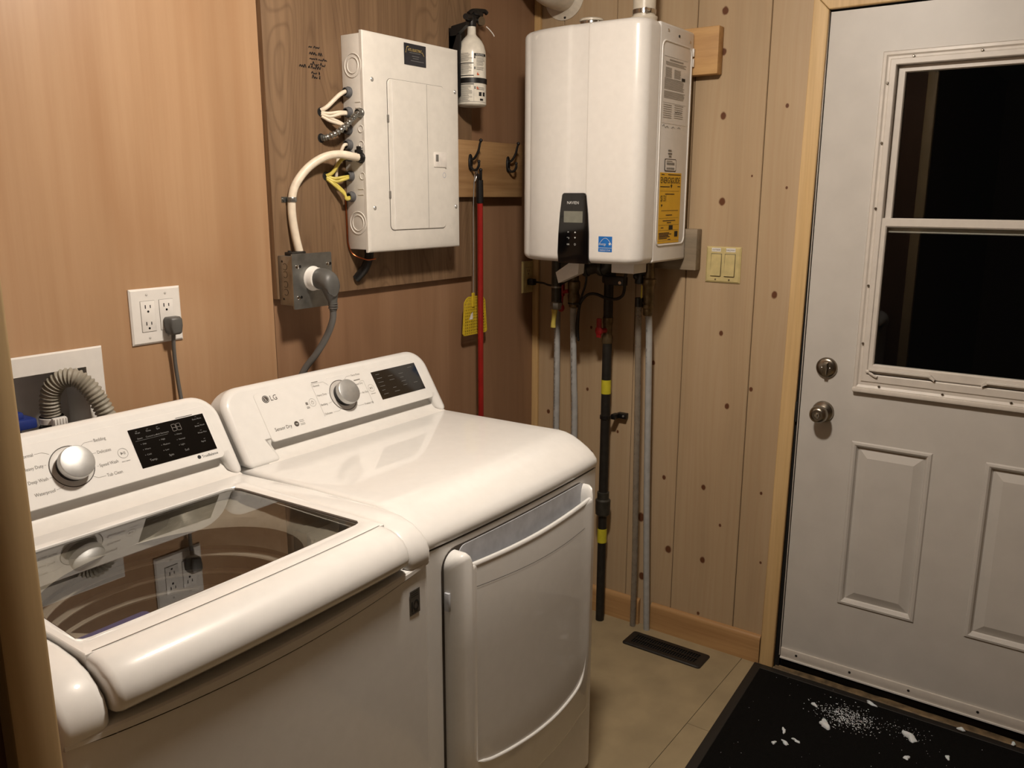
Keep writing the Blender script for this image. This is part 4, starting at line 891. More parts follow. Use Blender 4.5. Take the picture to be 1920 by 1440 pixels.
bm = nb(); lathe(bm, [(.0145, 0), (.0145, .006), (.013, .009), (.011, .009)], (-.4300, -.083, 2.074), (-.2, -1, 0), 24); obj('gauge', bm, 'nickel', vh)
bm = nb(); tube(bm, [(-.415, -.095, 2.060), (-.405, -.100, 2.052), (-.394, -.104, 2.042), (-.388, -.106, 2.034)], .0016, 6); obj('pull_tie', bm, 'whitep', vh)

# hook rail
hk = thing('hook_rail', 'pine board with two black double coat hooks beside the breaker panel', 'hook rail', (-.33, -.018, 1.548))
bm = nb(); box(bm, -.538, -.1313, -.0365, -.0183, 1.548, 1.7255, .0025); obj('board', bm, 'hookboard', hk)
def hook(x):
    b = nb(); y0 = -.0365; z = 1.655
    prof = [(.0, .028), (.006, .024), (.009, .010), (.009, -.008), (.006, -.020), (0, -.026)]
    oo = [(dx, dz) for dx, dz in prof]+[(-dx, dz) for dx, dz in prof[-2:0:-1]]
    loft(b, [[V((x+dx*s, y0-h, z+dz*s)) for dx, dz in oo] for h, s in ((0, 1), (.004, 1), (.006, .8))])
    tube(b, [(x, y0-.004, z+.008), (x, y0-.020, z+.016), (x, y0-.034, z+.036), (x, y0-.040, z+.056), (x, y0-.044, z+.066)], .0042, 8, rf=lambda i, n: .0046-.0012*(i/n)); sphere(b, (x, y0-.0445, z+.068), .0058)
    tube(b, [(x, y0-.004, z-.012), (x, y0-.014, z-.022), (x, y0-.028, z-.020), (x, y0-.036, z-.008), (x, y0-.036, z+.002)], .0042, 8); sphere(b, (x, y0-.036, z+.004), .0052)
    obj('hook', b, 'black', hk, label='black double coat hook')
hook(-.4265); hook(-.2215)
# broom
br = thing('broom', 'red-handled broom hanging from the hook rail', 'broom', (-.398, -.055, 0))
bm = nb(); tube(bm, [(-.4135, -.066, 1.54), (-.406, -.060, 1.20), (-.400, -.055, .8), (-.396, -.055, .12)], .0096, 14, 6); obj('handle', bm, 'red', br)
bm = nb(); cyl(bm, (-.4138, -.0663, 1.530), (-.4165, -.0675, 1.602), .0116, .0112, 16); box(bm, -.4265, -.4205, -.072, -.062, 1.602, 1.622, .003); box(bm, -.4135, -.4065, -.072, -.062, 1.602, 1.634, .003); sphere(bm, (-.410, -.067, 1.633), .006); obj('grip', bm, 'black', br)
bm = nb(); box(bm, -.51, -.29, -.075, -.035, .085, .125, .01); obj('head_block', bm, 'black', br)
bm = nb(); loft(bm, [[V((-.396+sx*(.10+.02*t), -.055+sy*(.016+.008*t), .088-.086*t)) for sx, sy in ((-1, -1), (1, -1), (1, 1), (-1, 1))] for t in (0, .5, 1)]); obj('bristles', bm, 'grey', br)
# fly swatter
fsw = thing('fly_swatter', 'yellow perforated fly swatter hanging behind the red broom handle', 'fly swatter', (-.415, -.03, 1.10))
def sw_x(u, v): return (-.405+u*(.058+.008*(1-v)-.010*max(0, v-.8)*5), 1.098+.128*v)
bm = nb(); B = lambda u, v, y: V((sw_x(u, v)[0], y, sw_x(u, v)[1]))
edge = [(-1, .06), (-.94, .015), (-.85, 0), (.85, 0), (.94, .015), (1, .06), (1, .86), (.88, .96), (.7, 1), (-.7, 1), (-.88, .96), (-1, .86)]
loft(bm, [[B(u*s, .5+(v-.5)*s, y) for u, v in edge] for s, y in ((1, -.0335), (1, -.0365), (.93, -.0365), (.93, -.0335), (1, -.0335))], cap=False)
for i in range(1, 13):
    u = -1+2*i/13
    loft(bm, [[B(u-.034, v, -.034), B(u+.034, v, -.034), B(u+.034, v, -.036), B(u-.034, v, -.036)] for v in (.03, .5, .97)])
for j in range(1, 13):
    v = j/13
    loft(bm, [[B(u, v-.017, -.034), B(u, v+.017, -.034), B(u, v+.017, -.0358), B(u, v-.017, -.0358)] for u in (-.95, 0, .95)])
box(bm, -.4215, -.4085, -.039, -.0335, 1.19, 1.238, .002)
obj('paddle', bm, 'yellow', fsw, smooth=0)
bm = nb(); tube(bm, [(-.4145, -.0365, 1.23), (-.4145, -.0385, 1.35), (-.4155, -.040, 1.5), (-.4145, -.044, 1.60), (-.4105, -.048, 1.632), (-.405, -.046, 1.640), (-.399, -.044, 1.632), (-.403, -.044, 1.612), (-.411, -.044, 1.598)], .0017, 6); obj('wire_handle', bm, 'silver', fsw)
bm = nb(); poly(bm, [V((-.438, -.0370, 1.15)), V((-.418, -.0370, 1.15)), V((-.418, -.0370, 1.175)), V((-.428, -.0370, 1.168))]); obj('price_tag', bm, 'paper', fsw, flat=True)
# outlet in the corner
co = thing('corner_outlet', 'ivory single outlet plate on the plywood wall in the corner', 'outlet', (-.0465, 0, 1.2035))
bm = nb(); plate(bm, -.083, -.0155, 1.2035, 1.319, 0, .006); obj('cover_plate', bm, 'ivory', co, smooth=20)
sockets(-.0495, 1.262, -.006, co, 'ivory')
hc = thing('heater_power_cord', 'black plug and cord running from the corner outlet to the heater', 'power cord', (-.05, -.03, 1.24))
bm = nb(); box(bm, -.062, -.036, -.036, -.0085, 1.232, 1.256, .005); obj('plug', bm, 'black', hc)
bm = nb(); tube(bm, [(-.049, -.034, 1.244), (-.053, -.055, 1.2445), (-.070, -.09, 1.245), (-.095, -.125, 1.243), (-.12, -.17, 1.246), (-.14, -.22, 1.26), (-.15, -.28, 1.30), (-.15, -.30, 1.352)], .0036, 8); obj('cord', bm, 'black', hc)

# ================================================================== WATER HEATER
hy0, hy1, hz0, hz1, hxb = -.181, -.6165, 1.3515, 2.0455, -.041
wh = thing('water_heater', 'white wall-hung tankless water heater with a black control panel', 'water heater', (-.2, -.399, hz0))
bm = nb()
body = [(hxb, hy0), (hxb, hy1), (-.2745, hy1), (-.2745, hy0)]
def roundbox(bm, x0, x1, y0, y1, z0, z1, r=.01):
    loft(bm, [[V((x, y, z)) for x, y in rrect(x0, x1, y0, y1, r, 4)] for z in (z0, z1)])
roundbox(bm, -.2738, hxb, hy1, hy0, hz0+.002, hz1-.002, .006)
cs = obj('casing', bm, 'heater', wh, bevel=.006)
# front cover
R_ = .042
def front_plan():
    pts = [(-.2752, hy1)]
    for i in range(9):
        a = math.radians(90*i/8); pts.append((-.370+R_-R_*math.sin(a)+.0, hy1+R_-R_*math.cos(a)))
    pts += [(-.3712, -.545), (-.3735, -.49), (-.3752, -.452), (-.3760, -.4415), (-.3755, -.4395), (-.3735, -.4375), (-.3728, -.4345), (-.3728, -.405), (-.3732, -.384), (-.3740, -.3775), (-.3765, -.3725), (-.3772, -.366), (-.3755, -.33), (-.3710, -.28), (-.3650, -.235)]
    for i in range(9):
        a = math.radians(90*i/8); pts.append((-.357+R_-R_*math.cos(a), hy0-R_+R_*math.sin(a)))
    pts += [(-.2752, hy0)]
    return pts
fpn = front_plan(); cxm, cym = -.2752, -.399
def fring(z, e):
    out = []
    for x, y in fpn:
        x2 = min(-.2752, x+e) if x < -.28 else x
        y2 = y+(e if y < cym else -e)*min(1, abs(y-cym)/.15); out.append(V((x2, y2, z)))
    return out
r = .022; zs = []
for i in range(6): a = math.radians(90*i/5); zs.append((hz0+r-r*math.sin(a) if False else hz0+r*(1-math.sin(a)), r*(1-math.cos(a))))
zs = zs[::-1]
rings = [fring(z, e) for z, e in zs]+[fring(lerp(hz0+r, hz1-r, t), 0) for t in (.33, .66)]+[fring(hz1-(z-hz0), e) for z, e in zs[::-1]]
bm = nb(); loft(bm, rings); fr = obj('front_cover', bm, 'heater', wh, smooth=28)
# side pressing, screws
fy = lambda x, z: V((x, hy1-.0006, z)); fy2 = lambda x, z: V((x, hy1-.0013, z))
bm = nb(); oo = rrect(-.258, -.056, 1.405, 1.995, .022, 5)
tube(bm, [(x, hy1, z) for x, z in oo]+[(oo[0][0], hy1, oo[0][1])], .0028, 8, 1, smooth=False); obj('side_pressing', bm, 'heater', cs, smooth=60)
for x, z in ((-.225, 2.025), (-.072, 2.012), (-.150, 2.018)):
    b = nb(); lathe(b, [(.004, 0), (.0035, .002), (.001, .003)], (x, hy1, z), (0, -1, 0), 10); obj('casing_screw', b, 'chrome' if x != -.15 else 'iron', cs)
b = nb()
for z in (1.985, 1.955): box(b, -.050, -.041, hy1-.004, hy1+.004, z-.012, z+.012, .001)
obj('hanger_tab', b, 'heater', cs)
# rating label
bm = nb(); rect(bm, fy, -.2475, -.078, 1.765, 1.9555); rl = obj('rating_label', bm, 'heater', cs, flat=True, smooth=0, label='grey printed rating label')
bm = nb()
rect(bm, fy2, -.21, -.115, 1.943, 1.947)
lines2 = lambda x0, x1, z0, z1, st=.0036: [rect(bm, fy2, x0, x1-random.random()*.12*(x1-x0), z-.0009, z+.0009) for z in [z1-i*st for i in range(int((z1-z0)/st))]]
lines2(-.235, -.092, 1.925, 1.938); lines2(-.235, -.19, 1.893, 1.922); lines2(-.175, -.13, 1.893, 1.920); lines2(-.24, -.10, 1.858, 1.892); lines2(-.24, -.09, 1.832, 1.856); lines2(-.24, -.18, 1.772, 1.818, .006); lines2(-.165, -.10, 1.775, 1.82, .006)
for z in (1.953, 1.824): stroke(bm, fy2, [(-.243, z), (-.085, z)], .0008)
obj('label_print', bm, 'printp', rl, flat=True, smooth=0)
bm = nb(); rect(bm, fy2, -.122, -.098, 1.893, 1.902)
pts = [(-.243+i*.0105, 1.7515+(.006 if i % 2 else 0)+random.random()*.004) for i in range(13)]; stroke(bm, fy2, pts[:5], .0012); stroke(bm, fy2, pts[6:9], .0012); stroke(bm, fy2, pts[10:], .0012)
pts = [(-.16+i*.006, 1.795+(.006 if i % 2 else 0)+random.random()*.004) for i in range(9)]; stroke(bm, fy2, pts, .0010)
obj('marker_note', bm, 'print', rl, flat=True, smooth=0)
# bar code label
bm = nb(); oo = rrect(-.2165, -.1345, 1.626, 1.6635, .006, 3); poly(bm, [fy(x, z) for x, z in oo]); obj('barcode_border', bm, 'seam', cs, flat=True, smooth=0)
bm = nb(); oo = rrect(-.213, -.138, 1.629, 1.661, .005, 3); poly(bm, [fy2(x, z) for x, z in oo]); bl = obj('barcode_label', bm, 'heater', cs, flat=True, smooth=0)
fy3 = lambda x, z: V((x, hy1-.002, z)); bm = nb()
x = -.203
while x < -.15: wd = .0008+random.random()*.0018; rect(bm, fy3, x, x+wd, 1.6455, 1.653); rect(bm, fy3, x, x+wd, 1.632, 1.638); x += wd+.0012
rect(bm, fy3, -.205, -.165, 1.656, 1.6575)
for z, a, b_ in ((1.688, -.196, -.172), (1.679, -.195, -.168), (1.671, -.19, -.172)): rect(bm, fy2, a, b_, z-.002, z+.002)
obj('barcode_print', bm, 'printg', bl, flat=True, smooth=0)
# energy guide
bm = nb(); rect(bm, fy, -.2445, -.0935, 1.4185, 1.6225); rect(bm, fy, -.2445, -.0935, 1.4105, 1.4175); eg = obj('energy_label', bm, 'guide', cs, flat=True, smooth=0, label='yellow energy guide label')
bm = nb(); text(bm, 'ENERGYGUIDE', .0255, fy2, -.2395, 1.5915, wx=.80); text(bm, '$131', .026, fy2, -.236, 1.5375, wx=.80)
poly(bm, [fy2(-.232, 1.528), fy2(-.226, 1.519), fy2(-.220, 1.528)]); stroke(bm, fy2, [(-.163, 1.60), (-.163, 1.585)], .003); poly(bm, [fy2(-.170, 1.586), fy2(-.163, 1.576), fy2(-.156, 1.586)])
stroke(bm, fy2, [(-.228, 1.5095), (-.108, 1.5095)], .0012)
for a in ((-.240, -.106, 1.568), (-.240, -.106, 1.487), (-.240, -.10, 1.466), (-.24, -.10, 1.450)): stroke(bm, fy2, [(a[0], a[2]), (a[1], a[2])], .0006)
for z, a, b_ in ((1.617, -.235, -.215), (1.617, -.19, -.10), (1.581, -.24, -.175), (1.582, -.12, -.10), (1.559, -.205, -.140), (1.496, -.195, -.15), (1.479, -.215, -.125), (1.473, -.185, -.155), (1.458, -.225, -.208), (1.442, -.238, -.165), (1.438, -.238, -.15), (1.434, -.238, -.17), (1.430, -.238, -.16), (1.4255, -.238, -.18), (1.4215, -.175, -.155)): rect(bm, fy2, a, b_, z-.0011, z+.0011)
rect(bm, fy2, -.17, -.142, 1.4515, 1.4645); rect(bm, fy2, -.128, -.105, 1.4285, 1.4455)
obj('energy_print', bm, 'print', eg, flat=True, smooth=0)
# control panel
cpz0, cpz1 = 1.3495, 1.5615
def cpx(z): return -.3800 if z > hz0+.02 else -.3800+(.02-(z-hz0))*.25
pts = []
for a in range(0, 91, 18): pts.append((-.357-.010+.010*math.cos(math.radians(a)), cpz1-.010+.010*math.sin(math.radians(a))))
for a in range(90, 181, 18): pts.append((-.4425+.010+.010*math.cos(math.radians(a)), cpz1-.010+.010*math.sin(math.radians(a))))
pts += [(-.449, 1.50), (-.4535, 1.44), (-.4545, 1.37), (-.4540, cpz0), (-.3435, cpz0), (-.3435, 1.38), (-.3455, 1.44), (-.350, 1.50)]
bm = nb(); loft(bm, [[V((-.352, y, z)) for y, z in pts], [V((cpx(z), y, z)) for y, z in pts], [V((cpx(lerp(z, 1.455, .012))-.0018, lerp(y, -.399, .04), lerp(z, 1.455, .015))) for y, z in pts]]); cp = obj('control_panel', bm, 'gloss', wh, smooth=25)
fh = lambda e: (lambda y, z: V((-.3820-e, -y, z)))
bm = nb(); rect(bm, fh(.0004), .3665, .4335, 1.4735, 1.5075); obj('lcd', bm, 'lcd', cp, flat=True, smooth=0)
bm = nb(); F = fh(.0006); text(bm, 'NAVIEN', .0125, F, .3985, 1.5285, 'CENTER', wx=.95)
poly(bm, [F(.405, 1.4425), F(.411, 1.4425), F(.408, 1.4475)]); poly(bm, [F(.405, 1.430), F(.411, 1.430), F(.408, 1.425)])
text(bm, 'OK', .0065, F, .3835, 1.4055, 'CENTER'); text(bm, 'M', .006, F, .3835, 1.4425, 'CENTER'); stroke(bm, F, [(.379, 1.4285), (.386, 1.4285), (.387, 1.4255), (.384, 1.4240)], .0008); annulus(bm, lambda a, b: F(.408+a, 1.408+b), .0024, .0031, 16)
obj('panel_print', bm, 'printw', cp, flat=True, smooth=0)
fe_ = lambda e: (lambda y, z: V((-.3742-e+.03*max(0, (y-.49))*1.0, -y, z)))
bm = nb(); rect(bm, lambda y, z: V((-.3739+(y-.4847)*.03, -y, z)), .4855, .5315, 1.3885, 1.4345); es = obj('efficiency_sticker', bm, 'esblue', fr, flat=True, smooth=0, label='blue energy efficiency sticker')
bm = nb(); G = lambda y, z: V((-.3745+(y-.4847)*.03, -y, z))
text(bm, 'energy', .0105, G, .4872, 1.4085, wx=.85); stroke(bm, G, [(.4875+.0425*i/12, 1.4105+.019*math.sin(math.pi*i/12)) for i in range(13)], .0010); stroke(bm, G, [(.486, 1.4005), (.531, 1.4005)], .0010); text(bm, 'ENERGY STAR', .0062, G, .5085, 1.3915, 'CENTER', wx=.92)
sp = [(.524+.0055*(1 if i % 2 == 0 else .42)*math.sin(i*math.pi/5), 1.4125+.0055*(1 if i % 2 == 0 else .42)*math.cos(i*math.pi/5)) for i in range(10)]; poly(bm, [G(*p) for p in sp])
obj('sticker_print', bm, 'printw', es, flat=True, smooth=0)
# top vents: capped intake and clamped exhaust stub
bm = nb(); lathe(bm, [(.033, hz1-.004), (.033, hz1+.034), (.0375, hz1+.035), (.0375, hz1+.040), (.033, hz1+.043), (0.001, hz1+.043)], (-.20, -.342, 0), (0, 0, 1), 28); obj('intake_collar', bm, 'pvc', wh)
bm = nb(); lathe(bm, [(.0332, hz1+.020), (.0345, hz1+.021), (.0345, hz1+.033), (.0332, hz1+.034)], (-.20, -.342, 0), (0, 0, 1), 28, cap=False); obj('intake_clamp', bm, 'chrome', wh)
EV = V((-.155, -.500, 0))
bm = nb(); lathe(bm, [(.040, hz1-.004), (.040, hz1+.030), (.041, hz1+.032), (.041, hz1+.037), (.037, hz1+.038)], EV, (0, 0, 1), 28); obj('exhaust_collar', bm, 'pvc', wh)
bm = nb(); cyl(bm, EV+V((-.041, -.012, hz1+.012)), EV+V((-.044, -.013, hz1+.012)), .008, n=14); obj('collar_port', bm, 'iron', wh)
# exhaust pipe into the wall
vp = thing('exhaust_pipe', 'white exhaust pipe rising from the water heater to a wall flange', 'pipe', (EV.x, EV.y, hz1+.03))
bm = nb(); tube(bm, [(EV.x, EV.y, hz1+.036), (EV.x, EV.y, 2.16), (EV.x, EV.y, 2.20), (EV.x+.02, EV.y, 2.245), (EV.x+.06, EV.y, 2.262), (-.0005, EV.y, 2.262)], .0345, 24, 8); obj('pipe', bm, 'pvc', vp, smooth=60)
bm = nb(); lathe(bm, [(.0352, 0), (.0362, .001), (.0362, .013), (.0352, .014)], EV+V((0, 0, hz1+.044)), (0, 0, 1), 28, cap=False); cyl(bm, EV+V((-.030, -.032, hz1+.051)), EV+V((-.048, -.030, hz1+.051)), .005, n=10); obj('hose_clamp', bm, 'chrome', vp)
bm = nb(); lathe(bm, [(.036, 0), (.095, .0), (.095, .003), (.04, .008), (.036, .012)], (-.0005, EV.y, 2.262), (-1, 0, 0), 36); obj('flange', bm, 'pvc', vp)
# second vent with flange, run along the ceiling
vp2 = thing('vent_pipe', 'white round vent pipe and flange on the plank wall near the corner', 'pipe', (-.02, -.116, 2.12))
bm = nb(); lathe(bm, [(.052, 0), (.078, 0), (.078, .003), (.056, .008), (.052, .012)], (-.0005, -.116, 2.217), (-1, 0, 0), 40); obj('flange', bm, 'pvc', vp2)
bm = nb(); tube(bm, [(-.001, -.116, 2.217), (-.06, -.116, 2.217), (-.12, -.116, 2.225), (-.19, -.116, 2.262), (-.24, -.116, 2.33), (-.25, -.116, 2.419)], .051, 28, 6); obj('pipe', bm, 'pvc', vp2, smooth=60)
b = nb(); lathe(b, [(.0045, 0), (.0045, .002)], (-.004, -.121, 2.1475), (-1, 0, 0), 12); obj('screw', b, 'iron', vp2)
# mounting blocks
single('mounting_block', box(nb(), -.0385, -.0004, -.695, -.12, 1.9195, 2.0585, .003), 'block', 'yellow pine mounting block behind the top of the water heater', 'wood block', (-.02, -.4, 1.9195))
single('mounting_block', box(nb(), -.0385, -.0004, -.656, -.12, 1.3175, 1.4495, .003), 'blockg', 'grey weathered mounting block behind the bottom of the water heater', 'wood block', (-.02, -.4, 1.3175))

# ---- pipes below the heater
gp = thing('gas_pipe', 'black iron gas pipe with yellow tape and a red valve', 'gas pipe', (-.055, -.352, 0))
GX, GY = -.064, -.353
bm = nb(); cyl(bm, (GX, GY, .0), (GX, GY, .44), .0155); cyl(bm, (GX, GY, .43), (GX, GY, 1.062), .0165); obj('pipe', bm, 'iron', gp)
bm = nb(); lathe(bm, [(.019, .415), (.026, .422), (.027, .445), (.0275, .475), (.0215, .48), (.0215, .505), (.017, .507)], (GX, GY, 0), (0, 0, 1), 22); obj('union', bm, 'ironb', gp)
bm = nb(); lathe(bm, [(.0175, 1.052), (.019, 1.055), (.019, 1.075), (.016, 1.082), (.016, 1.115), (.019, 1.125), (.019, 1.142), (.016, 1.144)], (GX, GY, 0), (0, 0, 1), 10); obj('valve_body', bm, 'brass', gp)
bm = nb(); cyl(bm, (GX-.012, GY, 1.098), (GX-.034, GY+.012, 1.098), .009, n=12); box(bm, GX-.042, GX-.034, GY+.004, GY+.022, 1.075, 1.142, .003); lathe(bm, [(.016, 0), (.016, .006), (.012, .009)], (GX-.034, GY+.013, 1.098), (-1, .3, 0), 16); obj('valve_handle', bm, 'redv', gp, label='red valve handle')
bm = nb(); cyl(bm, (GX, GY, 1.14), (GX, GY, 1.285), .0165); obj('upper_pipe', bm, 'iron', gp)
bm = nb(); lathe(bm, [(.022, 1.262), (.024, 1.267), (.024, 1.30), (.02, 1.306)], (GX, GY, 0), (0, 0, 1), 16); tube(bm, [(GX, GY, 1.295), (GX, GY, 1.32), (GX-.012, GY, 1.340), (GX-.03, GY, 1.3505)], .018, 14); obj('elbow', bm, 'ironb', gp)
for z0, z1 in ((.872, .922), (.312, .366)):
    b = nb(); lathe(b, [(.0175, z0), (.0175, z1)], (GX, GY, 0), (0, 0, 1), 20, cap=False); tp = obj('tape_band', b, 'tape', gp, label='yellow printed tape band')
bm = nb(); lathe(bm, [(.0168, -.007), (.0195, -.006), (.0195, .006), (.0168, .007)], (GX, GY, .786), (0, 0, 1), 20, cap=False); box(bm, -.022, -.0005, -.412, -.375, .777, .796, .002); box(bm, -.052, -.020, -.385, -.368, .777, .796, .002); obj('pipe_clamp', bm, 'black', gp)
b = nb(); lathe(b, [(.004, 0), (.003, .003)], (-.022, -.402, .787), (-1, 0, 0), 10); obj('clamp_screw', b, 'silver', gp)
# sediment leg left
sl = thing('union_fitting', 'grey pipe stub with a hex nut hanging under the heater left side', 'pipe fitting', (-.13, -.183, 1.17))
bm = nb(); cyl(bm, (-.13, -.183, 1.185), (-.13, -.183, 1.352), .0185, n=20); obj('stub', bm, 'ironb', sl)
bm = nb(); lathe(bm, [(.0205, 1.165), (.0225, 1.168), (.0225, 1.188), (.019, 1.192)], (-.13, -.183, 0), (0, 0, 1), 8); lathe(bm, [(.0195, 1.24), (.0195, 1.246)], (-.13, -.183, 0), (0, 0, 1), 20); obj('nut', bm, 'galv', sl)
bm = nb(); loft(bm, [[V((-.135+.008*math.cos(a)*s, -.178+dy_+.011*math.sin(a)*s, z)) for a in [i*math.pi/5 for i in range(10)]] for z, s, dy_ in ((1.168, 1.15, 0), (1.15, .9, 0), (1.13, .75, .002), (1.115, .8, .004), (1.100, .9, .004))]); obj('yellow_tail', bm, 'cabley', sl, label='yellow tail of the fitting')
# pipes
def pexpipe(label, pts, fit):
    t = thing('water_pipe', label, 'water pipe', (pts[-1][0], pts[-1][1], 0), 'pex water pipes')
    b = nb(); tube(b, pts, .0112, 14, 6); obj('pipe', b, 'pex', t)
    b = nb()
    for i in range(46):
        z = .12+i*.022; 
        if z > pts[0][2]-.03: break
        k = (z-pts[-1][2])/(pts[0][2]-pts[-1][2]); x = lerp(pts[-1][0], pts[0][0], k); y = lerp(pts[-1][1], pts[0][1], k)
        if random.random() < .75: box(b, x-.0117, x-.0107, y-.0012, y+.0012, z, z+.004+random.random()*.006)
    obj('pipe_print', b, 'printg', t)
    return t
p1 = pexpipe('grey-white water pipe nearest the corner', [(-.10, -.165, 1.20), (-.085, -.158, 1.12), (-.08, -.157, .9), (-.08, -.157, .75), (-.075, -.156, 0)], 0)
p2 = pexpipe('grey-white water pipe below the brass valve, second from the corner', [(-.105, -.238, 1.175), (-.085, -.225, 1.12), (-.08, -.230, .9), (-.08, -.2355, .745), (-.075, -.238, 0)], 0)
p3 = pexpipe('grey-white water pipe right of the gas pipe, beside the clear hose', [(-.085, -.516, 1.19), (-.08, -.520, 1.1), (-.075, -.523, .9), (-.06, -.526, .5), (-.03, -.530, 0)], 0)
bm = nb(); lathe(bm, [(.014, 1.172), (.0175, 1.176), (.0175, 1.186), (.020, 1.190), (.022, 1.215), (.018, 1.222), (.018, 1.232), (.022, 1.238), (.022, 1.262), (.017, 1.268), (.017, 1.352)], (-.105, -.238, 0), (0, 0, 1), 14); obj('brass_valve', bm, 'brass', p2)
bm = nb(); lathe(bm, [(.0178, 1.184), (.0205, 1.185), (.0205, 1.190), (.0178, 1.191)], (-.105, -.238, 0), (0, 0, 1), 18, cap=False); box(bm, -.125, -.11, -.272, -.25, 1.184, 1.190, .001); obj('cable_tie', bm, 'black', p2)
bm = nb(); box(bm, -.128, -.112, -.207, -.194, 1.21, 1.262, .004); cyl(bm, (-.12, -.200, 1.225), (-.12, -.225, 1.23), .007, n=10); sphere(bm, (-.125, -.199, 1.170), .013, (.7, 1, 1.1)); tube(bm, [(-.12, -.2, 1.215), (-.122, -.199, 1.19), (-.125, -.199, 1.172)], .005, 8); obj('red_lever', bm, 'redv', p2, label='red valve levers')
bm = nb(); lathe(bm, [(.0142, 1.165), (.0165, 1.168), (.0165, 1.188), (.020, 1.190), (.020, 1.200), (.0165, 1.205), (.0185, 1.212), (.0185, 1.262), (.023, 1.268), (.023, 1.285), (.018, 1.29), (.018, 1.352)], (-.087, -.516, 0), (0, 0, 1), 14); obj('brass_valve', bm, 'brass', p3)
bm = nb(); cyl(bm, (-.10, -.505, 1.315), (-.112, -.490, 1.315), .018, n=14); sphere(bm, (-.118, -.486, 1.295), .012); sphere(bm, (-.118, -.488, 1.325), .014); box(bm, -.122, -.10, -.503, -.480, 1.27, 1.32, .004); cyl(bm, (-.108, -.492, 1.195), (-.108, -.492, 1.225), .013, n=12); obj('relief_valve', bm, 'black', p3)
bm = nb(); box(bm, -.1225, -.1175, -.5085, -.5055, 1.225, 1.268, .001); obj('valve_tag', bm, 'tape', p3)
# clear hose
ch = nb(); tube(ch, [(-.108, -.492, 1.215), (-.105, -.491, 1.15), (-.095, -.490, 1.0), (-.085, -.490, .8), (-.078, -.490, .58), (-.06, -.487, .3), (-.040, -.478, .1), (-.034, -.475, 0.002)], .0105, 14)
single('drain_tube', ch, 'clearhose', 'cloudy clear drain tube left of the rightmost water pipe', 'hose', (-.034, -.475, 0), smooth=60)
# bracket, box, manifold, wires under the heater
bm = nb(); prism(bm, [(-.277, 1.309), (-.288, 1.275), (-.362, 1.308), (-.366, 1.350), (-.334, 1.346)], lambda y, z: V((-.285, y, z)), lambda y, z: V((-.250, y, z)))
fl_ = single('white_bracket', bm, 'whitep', 'slanted white plastic flap under the water heater', 'bracket', (-.265, -.325, 1.275))
single('junction_box', box(nb(), -.275, -.19, -.556, -.477, 1.318, 1.3514, .002), 'whitep', 'small white junction box under the water heater', 'junction box', (-.23, -.515, 1.318))
bm = nb(); tube(bm, [(-.12, -.205, 1.318), (-.12, -.26, 1.318), (-.12, -.30, 1.312), (-.12, -.330, 1.318), (-.12, -.37, 1.318), (-.12, -.385, 1.352)], .022, 16); lathe(bm, [(.026, 0), (.029, .004), (.029, .014), (.026, .018)], (-.12, -.288, 1.313), (0, -1, 0), 18); lathe(bm, [(.026, 0), (.029, .004), (.029, .014), (.026, .018)], (-.12, -.345, 1.318), (0, -1, 0), 18)
single('manifold_pipe', bm, 'ironb', 'dark grey pipe manifold directly under the water heater', 'pipe fitting', (-.12, -.29, 1.29), smooth=50)
bm = nb(); tube(bm, [(-.195, -.490, 1.318), (-.165, -.468, 1.29), (-.138, -.452, 1.25), (-.13, -.44, 1.228), (-.12, -.41, 1.215), (-.115, -.37, 1.216), (-.112, -.33, 1.226), (-.112, -.30, 1.222), (-.112, -.275, 1.20), (-.108, -.262, 1.17), (-.104, -.256, 1.11), (-.104, -.258, 1.065), (-.104, -.262, 1.06)], .0052, 8)
cw = single('control_cable', bm, 'black', 'black control cable looping below the white junction box', 'cable', (-.14, -.452, 1.06), smooth=60)
bm = nb(); tube(bm, [(-.125, -.300, 1.30), (-.122, -.295, 1.26), (-.116, -.280, 1.225), (-.110, -.265, 1.19), (-.106, -.252, 1.12), (-.105, -.252, 1.07)], .0038, 8); single('sensor_wire', bm, 'black', 'thin black sensor wire hanging beside the brass valve', 'cable', (-.12, -.28, 1.07), smooth=60)
bm = nb(); box(bm, -.132, -.112, -.452, -.372, 1.262, 1.292, .004); wc = single('wire_clip', bm, 'black', 'black wire clip with a silver screw under the junction box', 'clip', (-.12, -.41, 1.262))
b = nb(); lathe(b, [(.0062, 0), (.0055, .002), (.0022, .0022)], (-.132, -.432, 1.272), (-1, 0, 0), 14); obj('screw', b, 'chrome', wc)

